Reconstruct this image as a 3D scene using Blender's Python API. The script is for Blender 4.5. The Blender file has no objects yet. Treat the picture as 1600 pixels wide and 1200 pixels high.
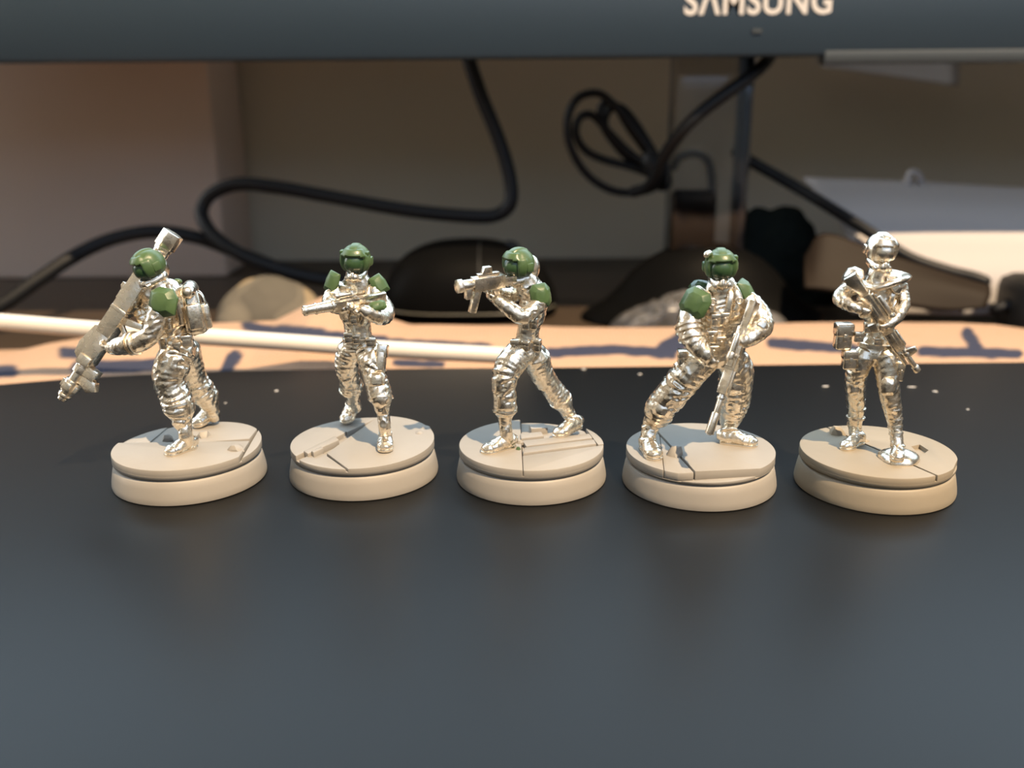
import bpy, bmesh, math, random
import numpy as np
from mathutils import Vector, Matrix, noise

# ------------------------------------------------------------------ units, camera
S = 0.01                      # every length below is in millimetres of the real desk; 1 mm = 0.01 Blender units
FPX, PITCH, CAMH, ROLL = 1500.0, math.radians(17.04), 61.96, math.radians(-0.5)
CP, SP = math.cos(PITCH), math.sin(PITCH)
CR, SR = math.cos(ROLL), math.sin(ROLL)
scene = bpy.context.scene
C = scene.collection

cam_data = bpy.data.cameras.new('camera')
cam = bpy.data.objects.new('camera', cam_data); C.objects.link(cam)
cam.location = (0, 0, CAMH * S)
cam.rotation_euler = (Matrix.Rotation(math.pi / 2 - PITCH, 3, 'X') @ Matrix.Rotation(ROLL, 3, 'Z')).to_euler()
cam_data.sensor_width = 36.0
cam_data.lens = 36.0 * FPX / 1600
cam_data.clip_start, cam_data.clip_end = 0.01, 200
cam_data.dof.use_dof = True
cam_data.dof.focus_distance = 153 * S
cam_data.dof.aperture_fstop = (cam_data.lens / 1000) / (2.1 * S)
cam_data.dof.aperture_blades = 0
scene.camera = cam

# ------------------------------------------------------------------ world, sun, window light, exposure
world = bpy.data.worlds.new('world'); scene.world = world
world.use_nodes = True
bg = world.node_tree.nodes['Background']
bg.inputs['Color'].default_value = (0.55, 0.72, 1.0, 1)
bg.inputs['Strength'].default_value = 1.2

SUN_AZ, SUN_EL = math.radians(35), math.radians(57)
sun_dir = Vector((-math.sin(SUN_AZ) * math.cos(SUN_EL), math.cos(SUN_AZ) * math.cos(SUN_EL), -math.sin(SUN_EL)))
sd = bpy.data.lights.new('sun', 'SUN'); sun = bpy.data.objects.new('sun', sd); C.objects.link(sun)
sd.energy = 8.0; sd.color = (1.0, 0.74, 0.46); sd.angle = math.radians(0.6)
sun.rotation_euler = sun_dir.to_track_quat('-Z', 'Y').to_euler()
sun.location = (8, -8, 12)

ad = bpy.data.lights.new('window_daylight', 'AREA'); al = bpy.data.objects.new('window_daylight', ad); C.objects.link(al)
ad.shape = 'RECTANGLE'; ad.size = 13.8; ad.size_y = 12.2
ad.energy = 165; ad.color = (0.84, 0.92, 1.0)
al.location = (4.6, -4.0, 8.4)
al.rotation_euler = (math.pi / 2, 0, 0)

ad2 = bpy.data.lights.new('wall_fill_light', 'AREA'); al2 = bpy.data.objects.new('wall_fill_light', ad2); C.objects.link(al2)  # added fill from the left to brighten the back wall
ad2.shape = 'RECTANGLE'; ad2.size = 2.2; ad2.size_y = 14.6
ad2.energy = 1250; ad2.color = (0.97, 0.97, 0.95)
al2.location = (-14.85, 3.2, 8.45)
al2.rotation_euler = (math.pi / 2, 0, -math.pi / 2)

vs = scene.view_settings
vs.view_transform = 'Standard'; vs.look = 'None'; vs.gamma = 1.0; vs.use_curve_mapping = False
vs.exposure = 0.0
scene.cycles.use_denoising = True
scene.cycles.max_bounces = 8
scene.cycles.caustics_reflective = False
scene.cycles.caustics_refractive = False
scene.cycles.sample_clamp_indirect = 4.0

# ------------------------------------------------------------------ pixel helpers (a viewing ray met at a chosen depth or height)
def ray(u, v):
    x, y = u - 800, v - 600
    a, b = (CR * x + SR * y) / FPX, -(-SR * x + CR * y) / FPX
    return a, CP + b * SP, -SP + b * CP
def at(u, v, Y):
    dx, dy, dz = ray(u, v); k = Y / dy
    return Vector((dx * k, Y, CAMH + dz * k))
def gnd(u, v, z):
    dx, dy, dz = ray(u, v); k = (z - CAMH) / dz
    return Vector((dx * k, dy * k, z))
def mmpp(p):                      # millimetres per pixel at a point
    return (p[1] * CP - (p[2] - CAMH) * SP) / FPX

# ------------------------------------------------------------------ materials
def mat(name, col, rough=0.5, metal=0.0, bump=None, var=None, spec=0.5, coat=0.0, trans=0.0, rvar=None, alpha=1.0, emit=None):
    m = bpy.data.materials.new(name); m.use_nodes = True
    nt = m.node_tree; N, L = nt.nodes, nt.links
    b = N['Principled BSDF']
    b.inputs['Base Color'].default_value = (*col, 1)
    b.inputs['Roughness'].default_value = rough
    b.inputs['Metallic'].default_value = metal
    b.inputs['Specular IOR Level'].default_value = spec
    b.inputs['Coat Weight'].default_value = coat
    b.inputs['Transmission Weight'].default_value = trans
    b.inputs['Alpha'].default_value = alpha
    tc = N.new('ShaderNodeTexCoord')
    if emit:
        b.inputs['Emission Color'].default_value = (*emit[0], 1); b.inputs['Emission Strength'].default_value = emit[1]
    if var:                        # (scale per mm, second colour)
        n = N.new('ShaderNodeTexNoise'); n.inputs['Scale'].default_value = var[0] / S; n.inputs['Detail'].default_value = 5
        L.new(tc.outputs['Object'], n.inputs['Vector'])
        r = N.new('ShaderNodeValToRGB'); r.color_ramp.elements[0].position = 0.35; r.color_ramp.elements[1].position = 0.68
        r.color_ramp.elements[0].color = (*col, 1); r.color_ramp.elements[1].color = (*var[1], 1)
        L.new(n.outputs['Fac'], r.inputs['Fac']); L.new(r.outputs['Color'], b.inputs['Base Color'])
    if rvar:
        n = N.new('ShaderNodeTexNoise'); n.inputs['Scale'].default_value = rvar[0] / S; n.inputs['Detail'].default_value = 4
        L.new(tc.outputs['Object'], n.inputs['Vector'])
        r = N.new('ShaderNodeMapRange'); r.inputs[1].default_value = 0.3; r.inputs[2].default_value = 0.7
        r.inputs[3].default_value = rvar[1]; r.inputs[4].default_value = rvar[2]
        L.new(n.outputs['Fac'], r.inputs[0]); L.new(r.outputs[0], b.inputs['Roughness'])
    if bump:                       # (scale per mm, height mm, strength)
        n = N.new('ShaderNodeTexNoise'); n.inputs['Scale'].default_value = bump[0] / S; n.inputs['Detail'].default_value = 6
        L.new(tc.outputs['Object'], n.inputs['Vector'])
        bp = N.new('ShaderNodeBump'); bp.inputs['Distance'].default_value = bump[1] * S; bp.inputs['Strength'].default_value = bump[2]
        L.new(n.outputs['Fac'], bp.inputs['Height']); L.new(bp.outputs['Normal'], b.inputs['Normal'])
    return m

M = {}
M['metal'] = mat('cast_white_metal', (0.82, 0.735, 0.605), 0.34, 1.0, bump=(1.5, 0.18, 0.38), rvar=(0.9, 0.17, 0.37))
M['metal_fine'] = mat('cast_white_metal_smooth', (0.84, 0.755, 0.625), 0.32, 1.0, bump=(1.4, 0.14, 0.35), rvar=(0.7, 0.16, 0.36))
M['green'] = mat('green_putty', (0.048, 0.095, 0.036), 0.38, bump=(0.9, 0.16, 0.35), var=(0.25, (0.068, 0.118, 0.043)), rvar=(0.6, 0.28, 0.5))
M['dark_green'] = mat('green_putty_glossy', (0.028, 0.064, 0.026), 0.27, bump=(0.7, 0.12, 0.25), var=(0.3, (0.038, 0.080, 0.030)))
M['resin'] = mat('grey_resin', (0.262, 0.240, 0.208), 0.55, bump=(0.8, 0.06, 0.25), var=(0.12, (0.286, 0.262, 0.227)))
M['resin_tan'] = mat('tan_resin', (0.250, 0.212, 0.155), 0.55, bump=(0.8, 0.06, 0.25), var=(0.12, (0.272, 0.230, 0.168)))
M['panel'] = mat('matte_black_plastic', (0.0022, 0.0024, 0.0026), 0.44, bump=(5.0, 0.015, 0.2), spec=0.25)
M['desk'] = mat('dark_walnut', (0.030, 0.021, 0.014), 0.5, var=(0.02, (0.045, 0.030, 0.019)), bump=(0.4, 0.1, 0.2))
M['wall'] = mat('taupe_wall_paint', (0.74, 0.66, 0.52), 0.8, bump=(0.25, 0.3, 0.25), var=(0.004, (0.78, 0.695, 0.55)))
M['roompaint'] = mat('pale_room_paint', (0.55, 0.50, 0.43), 0.85)
M['floor'] = mat('oak_floor', (0.20, 0.13, 0.075), 0.5, var=(0.01, (0.26, 0.17, 0.10)))
M['cardboard'] = mat('white_board', (0.80, 0.64, 0.54), 0.75, var=(0.01, (0.84, 0.68, 0.575)), bump=(0.3, 0.1, 0.2))
M['bezel'] = mat('gloss_black_bezel', (0.018, 0.033, 0.050), 0.42, spec=0.55)
M['bezel_strip'] = mat('grey_bezel_strip', (0.055, 0.064, 0.070), 0.4, spec=0.3)
M['screen'] = mat('lit_screen', (0.02, 0.02, 0.02), 0.3, emit=((0.50, 0.66, 0.80), 5.0))
M['logo'] = mat('silver_print', (0.70, 0.66, 0.62), 0.45, metal=0.0)
M['cable'] = mat('black_rubber', (0.004, 0.005, 0.007), 0.5, spec=0.3)
M['white_cable'] = mat('white_rubber', (0.60, 0.56, 0.50), 0.5)
M['black_gloss'] = mat('black_gloss_plastic', (0.003, 0.003, 0.003), 0.5, spec=0.04)
M['black_soft'] = mat('black_soft_plastic', (0.010, 0.010, 0.010), 0.5)
M['brown_acrylic'] = mat('smoked_brown_plastic', (0.018, 0.0135, 0.0105), 0.5, spec=0.06)
M['paper'] = mat('white_paper', (0.42, 0.40, 0.40), 0.85, bump=(0.2, 0.1, 0.15))
M['dust'] = mat('pale_lint', (0.55, 0.52, 0.48), 0.9)

def clear_mat(name, tint, gloss, rough, milky=0.0):
    m = bpy.data.materials.new(name); m.use_nodes = True
    nt = m.node_tree; N, L = nt.nodes, nt.links
    N.remove(N['Principled BSDF'])
    t = N.new('ShaderNodeBsdfTransparent'); t.inputs[0].default_value = (*tint, 1)
    g = N.new('ShaderNodeBsdfGlossy'); g.inputs['Roughness'].default_value = rough; g.inputs[0].default_value = (0.9, 0.93, 1, 1)
    f = N.new('ShaderNodeLayerWeight'); f.inputs['Blend'].default_value = gloss
    mx = N.new('ShaderNodeMixShader')
    L.new(f.outputs['Fresnel'], mx.inputs[0]); L.new(t.outputs[0], mx.inputs[1]); L.new(g.outputs[0], mx.inputs[2])
    if milky:
        d = N.new('ShaderNodeBsdfDiffuse'); d.inputs[0].default_value = (0.5, 0.48, 0.45, 1)
        m3 = N.new('ShaderNodeMixShader'); m3.inputs[0].default_value = milky
        L.new(mx.outputs[0], m3.inputs[1]); L.new(d.outputs[0], m3.inputs[2]); mx = m3
    L.new(mx.outputs[0], N['Material Output'].inputs['Surface'])
    return m
M['clear'] = clear_mat('clear_acrylic', (0.80, 0.80, 0.80), 0.33, 0.10)
M['film'] = clear_mat('clear_film', (0.86, 0.84, 0.82), 0.25, 0.28, 0.06)

def camo_mat():
    m = mat('camouflage_cloth', (0.3, 0.25, 0.17), 0.85, bump=(1.2, 0.15, 0.4))
    nt = m.node_tree; N, L = nt.nodes, nt.links
    tc = N.new('ShaderNodeTexCoord'); n = N.new('ShaderNodeTexNoise'); n.inputs['Scale'].default_value = 0.075 / S; n.inputs['Detail'].default_value = 0
    L.new(tc.outputs['Object'], n.inputs['Vector'])
    r = N.new('ShaderNodeValToRGB'); r.color_ramp.interpolation = 'CONSTANT'
    e = r.color_ramp.elements
    e[0].position = 0; e[0].color = (0.085, 0.079, 0.066, 1); e[1].position = 0.46; e[1].color = (0.117, 0.107, 0.088, 1)
    x = e.new(0.60); x.color = (0.255, 0.205, 0.135, 1)
    L.new(n.outputs['Fac'], r.inputs['Fac']); L.new(r.outputs['Color'], N['Principled BSDF'].inputs['Base Color'])
    return m
M['camo'] = camo_mat()

def linen_mat():
    m = mat('printed_linen', (0.62, 0.38, 0.22), 0.9)
    nt = m.node_tree; N, L = nt.nodes, nt.links
    b = N['Principled BSDF']
    a = N.new('ShaderNodeAttribute'); a.attribute_name = 'print'
    tc = N.new('ShaderNodeTexCoord')
    w1 = N.new('ShaderNodeTexWave'); w1.inputs['Scale'].default_value = 0.30 / S; w1.bands_direction = 'X'; w1.inputs['Distortion'].default_value = 0.6
    w2 = N.new('ShaderNodeTexWave'); w2.inputs['Scale'].default_value = 0.30 / S; w2.bands_direction = 'Y'; w2.inputs['Distortion'].default_value = 0.6
    L.new(tc.outputs['Object'], w1.inputs['Vector']); L.new(tc.outputs['Object'], w2.inputs['Vector'])
    mu = N.new('ShaderNodeMath'); mu.operation = 'MULTIPLY'; L.new(w1.outputs['Fac'], mu.inputs[0]); L.new(w2.outputs['Fac'], mu.inputs[1])
    mx = N.new('ShaderNodeMix'); mx.data_type = 'RGBA'
    mx.inputs['A'].default_value = (0.35, 0.225, 0.145, 1); mx.inputs['B'].default_value = (0.45, 0.30, 0.20, 1)
    L.new(mu.outputs[0], mx.inputs['Factor'])
    m2 = N.new('ShaderNodeMix'); m2.data_type = 'RGBA'; m2.inputs['B'].default_value = (0.018, 0.022, 0.046, 1)
    L.new(a.outputs['Fac'], m2.inputs['Factor']); L.new(mx.outputs['Result'], m2.inputs['A'])
    L.new(m2.outputs['Result'], b.inputs['Base Color'])
    bp = N.new('ShaderNodeBump'); bp.inputs['Distance'].default_value = 0.25 * S; bp.inputs['Strength'].default_value = 0.5
    L.new(mu.outputs[0], bp.inputs['Height']); L.new(bp.outputs['Normal'], b.inputs['Normal'])
    return m
M['linen'] = linen_mat()

# ------------------------------------------------------------------ mesh building
def unit(v):
    v = np.asarray(v, float); n = np.linalg.norm(v)
    return v / n if n > 1e-9 else v
def frame(x, up):                 # columns: x axis, y axis (side), z axis (up)
    x = unit(x); y = unit(np.cross(unit(up), x)); z = np.cross(x, y)
    return np.array([x, y, z]).T
def catmull(P, n):
    P = np.asarray(P, float)
    if len(P) == 2:
        t = np.linspace(0, 1, n + 1)[:, None]
        return P[0] * (1 - t) + P[1] * t
    Q = np.vstack([2 * P[0] - P[1], P, 2 * P[-1] - P[-2]])
    out = []
    for i in range(1, len(Q) - 2):
        for k in range(n):
            t = k / n
            a, b, c, d = Q[i - 1], Q[i], Q[i + 1], Q[i + 2]
            out.append(0.5 * (2 * b + (c - a) * t + (2 * a - 5 * b + 4 * c - d) * t * t + (3 * b - a - 3 * c + d) * t ** 3))
    out.append(P[-1])
    return np.array(out)

class MB:
    def __init__(s): s.v = []; s.f = []; s.n = 0
    def add(s, v, f):
        v = np.asarray(v, float)
        s.v.append(v); s.f += [tuple(int(i) + s.n for i in q) for q in f]; s.n += len(v)
        return s
    def tube(s, pts, rad, seg=18, sub=6, side=None, fold=None, cap=True, seed=0):
        pts = [tuple(p) for p in pts]
        R = np.array([(r, r) if np.isscalar(r) else tuple(r) for r in rad], float)
        D = catmull(np.hstack([np.array(pts, float), R]), sub)
        P, R = D[:, :3], np.maximum(D[:, 3:], 0.02)
        T = np.gradient(P, axis=0); T /= np.linalg.norm(T, axis=1)[:, None] + 1e-12
        sv = np.array(side, float) if side is not None else (np.array([0, 0, 1.]) if abs(T[0][2]) < 0.8 else np.array([1., 0, 0]))
        sl = np.concatenate([[0], np.cumsum(np.linalg.norm(np.diff(P, axis=0), axis=1))])
        rng = np.random.RandomState(seed); ph = rng.rand(4) * 6.28
        th = np.linspace(0, 2 * np.pi, seg, endpoint=False)
        rings = []
        def ring(p, t, sv, ra, rb, sp):
            e1 = unit(sv - t * np.dot(sv, t)); e2 = np.cross(t, e1)
            k = np.ones(seg)
            if fold:
                am, fr = fold
                wv = sp + 0.9 * math.sin(0.8 * sp + ph[1]) + 0.35 * math.sin(2.3 * sp + ph[2])
                w = np.sin(3.1416 * fr * wv + 2.3 * np.sin(th + ph[0] + 0.4 * sp) + 0.9 * np.sin(2 * th + ph[1] - 0.7 * sp) + ph[2])
                w2 = np.sin(3.1416 * fr * 1.9 * sp - 2.6 * np.sin(th + ph[3]) + ph[1])
                k = 1 + am * ((np.abs(w) ** 0.55 * 1.7 - 1.15) * (0.55 + 0.45 * np.sin(th + ph[3] + sp * 0.5)) + 0.35 * (np.abs(w2) ** 0.5 - 0.7))
            return p + np.outer(np.cos(th) * ra * k, e1) + np.outer(np.sin(th) * rb * k, e2), e1
        cur = sv
        body = []
        for i in range(len(P)):
            rg, cur = ring(P[i], T[i], cur, R[i][0], R[i][1], sl[i]); body.append(rg)
        if cap:
            for a in (50, 75):
                c, q = math.cos(math.radians(a)), math.sin(math.radians(a)); m = min(R[0])
                rings.insert(0 if not rings else 0, P[0] + (body[0] - P[0]) * c - T[0] * m * q * 0.8)
        rings += body
        if cap:
            for a in (50, 75):
                c, q = math.cos(math.radians(a)), math.sin(math.radians(a)); m = min(R[-1])
                rings.append(P[-1] + (body[-1] - P[-1]) * c + T[-1] * m * q * 0.8)
        V = np.vstack(rings); nr = len(rings); F = []
        for i in range(nr - 1):
            for j in range(seg):
                k = (j + 1) % seg
                F.append((i * seg + j, i * seg + k, (i + 1) * seg + k, (i + 1) * seg + j))
        F.append(tuple(range(seg - 1, -1, -1))); F.append(tuple((nr - 1) * seg + j for j in range(seg)))
        return s.add(V, F)
    def ell(s, c, r, fr=None, nu=20, nv=12, fn=None):
        c = np.asarray(c, float); fr = np.eye(3) if fr is None else fr
        V = []; F = []
        for i in range(1, nv):
            e = -math.pi / 2 + math.pi * i / nv
            for j in range(nu):
                a = 2 * math.pi * j / nu
                d = np.array([math.cos(e) * math.cos(a), math.cos(e) * math.sin(a), math.sin(e)])
                k = fn(a if a < math.pi else a - 2 * math.pi, e) if fn else 1.0
                V.append(c + fr @ (d * k * np.asarray(r)))
        k0 = fn(0, -math.pi / 2) if fn else 1; k1 = fn(0, math.pi / 2) if fn else 1
        V.append(c + fr @ (np.array([0, 0, -1.0]) * r * k0)); V.append(c + fr @ (np.array([0, 0, 1.0]) * r * k1))
        for i in range(nv - 2):
            for j in range(nu):
                k = (j + 1) % nu
                F.append((i * nu + j, i * nu + k, (i + 1) * nu + k, (i + 1) * nu + j))
        b, t = len(V) - 2, len(V) - 1
        for j in range(nu):
            k = (j + 1) % nu
            F.append((b, k, j)); F.append((t, (nv - 2) * nu + j, (nv - 2) * nu + k))
        return s.add(V, F)
    def box(s, c, size, fr=None, taper=(1, 1)):
        c = np.asarray(c, float); fr = np.eye(3) if fr is None else fr
        V = []
        for z in (-1, 1):
            k = taper if z > 0 else (1, 1)
            for x, y in ((-1, -1), (1, -1), (1, 1), (-1, 1)):
                V.append(c + fr @ (np.array([x * size[0] * k[0], y * size[1] * k[1], z * size[2]]) / 2))
        return s.add(V, [(3, 2, 1, 0), (4, 5, 6, 7), (0, 1, 5, 4), (1, 2, 6, 5), (2, 3, 7, 6), (3, 0, 4, 7)])
    def prism(s, poly, z0, z1, fr=None, o=(0, 0, 0), top=None):   # poly in local x,y, extruded along local z
        fr = np.eye(3) if fr is None else fr; o = np.asarray(o, float); n = len(poly)
        A = [o + fr @ np.array([p[0], p[1], z0]) for p in poly]
        B = [o + fr @ np.array([p[0], p[1], z1 if top is None else top(p[0], p[1])]) for p in poly]
        F = [tuple(range(n - 1, -1, -1)), tuple(range(n, 2 * n))] + [(i, (i + 1) % n, n + (i + 1) % n, n + i) for i in range(n)]
        return s.add(A + B, F)
    def lathe(s, prof, fr=None, o=(0, 0, 0), seg=48):            # profile (radius, height) about local z, closed at both ends
        fr = np.eye(3) if fr is None else fr; o = np.asarray(o, float); V = []; F = []
        for r, z in prof:
            for j in range(seg):
                a = 2 * math.pi * j / seg
                V.append(o + fr @ np.array([r * math.cos(a), r * math.sin(a), z]))
        for i in range(len(prof) - 1):
            for j in range(seg):
                k = (j + 1) % seg
                F.append((i * seg + j, i * seg + k, (i + 1) * seg + k, (i + 1) * seg + j))
        F.append(tuple(range(seg - 1, -1, -1))); F.append(tuple((len(prof) - 1) * seg + j for j in range(seg)))
        return s.add(V, F)
    def verts(s): return np.vstack(s.v)

ROOT = {}
def rootloc(o):
    while o.parent: o = o.parent
    return ROOT.get(o.name, np.zeros(3))

def make(name, mb, material, parent=None, smooth=None, bevel=None, remesh=None, sm=2, post=None, cut=None):
    """One mesh object; shaped in millimetres, then scaled. smooth: angle in degrees, True for all-smooth."""
    me = bpy.data.meshes.new(name)
    me.from_pydata([tuple(p) for p in mb.verts()], [], mb.f); me.validate()
    if bevel or remesh or cut:
        t = bpy.data.objects.new('t', me); C.objects.link(t)
        tc = None
        if cut:
            cm = bpy.data.meshes.new('c'); cm.from_pydata([tuple(p) for p in cut.verts()], [], cut.f)
            for q in (cm, me):
                bm = bmesh.new(); bm.from_mesh(q); bmesh.ops.recalc_face_normals(bm, faces=bm.faces); bm.to_mesh(q); bm.free()
            tc = bpy.data.objects.new('c', cm); C.objects.link(tc)
            m = t.modifiers.new('b', 'BOOLEAN'); m.object = tc; m.operation = 'DIFFERENCE'; m.solver = 'EXACT'
        if remesh:
            m = t.modifiers.new('r', 'REMESH'); m.mode = 'VOXEL'; m.voxel_size = remesh; m.adaptivity = 0
            if sm:
                m = t.modifiers.new('s', 'SMOOTH'); m.factor = 0.5; m.iterations = sm
        if bevel:
            m = t.modifiers.new('v', 'BEVEL'); m.width = bevel; m.segments = 2; m.limit_method = 'ANGLE'; m.angle_limit = math.radians(32)
        dg = bpy.context.evaluated_depsgraph_get(); dg.update()
        new = bpy.data.meshes.new_from_object(t.evaluated_get(dg))
        bpy.data.objects.remove(t); bpy.data.meshes.remove(me); me = new; me.name = name
        if tc: bpy.data.objects.remove(tc)
    n = len(me.vertices)
    co = np.empty(n * 3); me.vertices.foreach_get('co', co); co = co.reshape(-1, 3)
    if post is not None:
        no = np.empty(n * 3); me.vertices.foreach_get('normal', no)
        co = post(co, no.reshape(-1, 3))
    loc = rootloc(parent) if parent else np.zeros(3)
    own = None
    if parent is None:
        own = np.array([(co[:, 0].min() + co[:, 0].max()) / 2, (co[:, 1].min() + co[:, 1].max()) / 2, co[:, 2].min()]); loc = own
    co = (co - loc) * S
    me.vertices.foreach_set('co', co.ravel()); me.update()
    bm = bmesh.new(); bm.from_mesh(me); bmesh.ops.recalc_face_normals(bm, faces=bm.faces); bm.to_mesh(me); bm.free()
    if smooth:
        me.polygons.foreach_set('use_smooth', [True] * len(me.polygons))
        if smooth is not True: me.set_sharp_from_angle(angle=math.radians(smooth))
    me.materials.clear(); me.materials.append(M[material] if isinstance(material, str) else material)
    o = bpy.data.objects.new(name, me); C.objects.link(o)
    if parent: o.parent = parent
    else: o.location = Vector(own) * S
    if parent is None: ROOT[o.name] = own
    return o
def tag(o, label, cat, group=None, kind=None):
    o['label'] = label; o['category'] = cat
    if group: o['group'] = group
    if kind: o['kind'] = kind
    return o
def struct(o): o['kind'] = 'structure'; return o
def thing(name, loc, label, cat, group=None):
    o = bpy.data.objects.new(name, None); C.objects.link(o)
    o.location = Vector(loc) * S; o.empty_display_size = 0.05
    ROOT[o.name] = np.array(loc, float)
    return tag(o, label, cat, group)

# ------------------------------------------------------------------ the room
DZ = -12.0                                     # desk top height; the black panel's top is z = 0
X0, X1, YB, YF, ZF, ZC = -1500, 1500, -420, 445, -745, 1700
def wallbox(name, lo, hi, m):
    c = [(a + b) / 2 for a, b in zip(lo, hi)]; s_ = [b - a for a, b in zip(lo, hi)]
    return struct(make(name, MB().box(c, s_), m))
struct(wallbox('floor', (X0, YB, ZF - 20), (X1, YF, ZF), 'floor'))
struct(wallbox('ceiling', (X0, YB, ZC), (X1, YF, ZC + 20), 'roompaint'))
struct(wallbox('wall_front', (X0, YF, ZF), (X1, YF + 20, ZC), 'wall'))
struct(wallbox('wall_right', (X1, YB, ZF), (X1 + 20, YF, ZC), 'roompaint'))
def window_wall(name, wname, axis, pos, lo, hi, w):
    """A wall with one opening w = (a0, a1, z0, z1); axis: the wall's normal."""
    P = lambda a, z: (a, pos, z) if axis == 'y' else (pos, a, z)
    D = lambda a, t, z: (a, t, z) if axis == 'y' else (t, a, z)
    mb = MB()
    for q0, q1 in (((lo, ZF), (w[0], ZC)), ((w[1], ZF), (hi, ZC)), ((w[0], ZF), (w[1], w[2])), ((w[0], w[3]), (w[1], ZC))):
        mb.box(P((q0[0] + q1[0]) / 2, (q0[1] + q1[1]) / 2), D(q1[0] - q0[0], 40, q1[1] - q0[1]))
    struct(make(name, mb, 'roompaint'))
    fm = MB()
    for c, d in ((((w[0] + w[1]) / 2, w[2] + 12), (w[1] - w[0], 24)), (((w[0] + w[1]) / 2, w[3] - 12), (w[1] - w[0], 24)), ((w[0] + 12, (w[2] + w[3]) / 2), (24, w[3] - w[2])), ((w[1] - 12, (w[2] + w[3]) / 2), (24, w[3] - w[2]))):
        fm.box(P(*c), D(d[0], 50, d[1]))
    struct(make(wname, fm, 'frame', bevel=3))
M['frame'] = mat('white_window_paint', (0.75, 0.75, 0.73), 0.5)
window_wall('wall_back', 'window_1', 'y', YB - 20, X0, X1, (-260, 1180, 200, 1640))
window_wall('wall_left', 'added_window_2', 'x', X0 - 20, YB, YF, (200, 440, 90, 1600))  # unseen opening added on the left to go with the wall fill light

# ------------------------------------------------------------------ desk
desk = thing('desk', (0, 140, ZF), 'dark brown wooden desk under the cloth, mouse and cables', 'desk')
make('desktop', MB().box((0, 140, DZ - 14), (1700, 600, 28)), 'desk', desk, bevel=3)
for x in (-790, 790):
    for y in (-120, 400):
        make('leg', MB().box((x, y, (ZF + DZ - 28) / 2), (60, 60, DZ - 28 - ZF)), 'desk', desk, bevel=3)

# ------------------------------------------------------------------ black panel that carries the miniatures
edge = [gnd(u, v, 0) for u, v in ((-420, 642), (-200, 616), (0, 598), (170, 585), (400, 576), (650, 573), (900, 571), (1300, 566), (1600, 563), (1900, 560))]
edge = [tuple(p[:2]) for p in catmull([(p.x, p.y, 0) for p in edge], 6)]
poly = [(edge[0][0] - 6, edge[0][1] - 14), (edge[0][0] - 10, -90), (edge[-1][0] + 10, -90), (edge[-1][0] + 8, edge[-1][1] - 8)] + edge[::-1]
tag(make('display_board', MB().prism(poly, DZ + 0.02, 0), 'panel', bevel=1.6, smooth=40), 'large matte black board on the desk under the five miniatures', 'board')
random.seed(4)
flecks = ((1425, 605, 1.7, .45, 0.0, 'long pale dust fleck on the black board beside the slim miniature\'s rifle muzzle'), (1461, 612, 1.0, .6, -.5, 'angled pale dust fleck on the black board, right of the long one'),
          (912, 577, 1.0, .5, -.2, 'pale dust fleck near the rear board edge between third and fourth miniatures'), (1000, 585, .8, .6, .3, 'faint dust fleck on the board beside the broad miniature'),
          (432, 611, .8, .6, .4, 'pale dust fleck on the board between first and second miniatures'), (1290, 604, 1.3, .5, .1, 'faint long dust fleck on the board between fourth and fifth miniatures'),
          (1512, 640, .5, .4, 0, 'tiny rightmost dust fleck on the black board'), (352, 630, .5, .3, .4, 'tiny leftmost dust fleck on the black board'))
for u, v, l, w, a, lb in flecks:
    p = gnd(u, v, 0); f = frame((math.cos(a), math.sin(a), 0), (0, 0, 1))
    q = [(l * (.5 + .12 * random.random()) * math.cos(t), w * (.5 + .2 * random.random()) * math.sin(t)) for t in np.linspace(0, 6.283, 7, endpoint=False)]
    tag(make('dust_fleck', MB().prism(q, 0.0, 0.10, f, p), 'dust'), lb, 'dust', 'dust flecks on the black board')

# ------------------------------------------------------------------ cloth with navy print
ridge = [(-260, 575), (-100, 566), (0, 557), (60, 541), (125, 529), (200, 519), (330, 508), (430, 503), (465, 486), (505, 465), (545, 465), (590, 492), (640, 510), (750, 511), (1000, 513), (1150, 513), (1300, 508), (1400, 507), (1500, 508), (1560, 511), (1640, 522), (1800, 545)]
prints_and_shade = [((385, 509), (440, 520), 7), ((440, 522), (500, 527), 13), ((500, 528), (600, 537), 11), ((600, 537), (760, 545), 8), ((860, 551), (960, 546), 7), ((960, 546), (1050, 553), 7), ((1040, 545), (1062, 535), 12),
          ((1205, 536), (1330, 545), 7), ((1330, 546), (1420, 548), 6), ((1440, 549), (1590, 553), 7), ((1512, 522), (1526, 545), 9), ((100, 551), (135, 553), 8), ((355, 575), (368, 556), 9), ((620, 567), (690, 569), 5), ((120, 575), (250, 570), 9), ((-60, 582), (20, 580), 8)]  # long lower-left stroke paints the shadowed gap by the board, the rest is print
ru = np.array([r[0] for r in ridge], float); rv = np.array([r[1] for r in ridge], float)
nu, nv = 420, 66
V = []; PR = []
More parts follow.
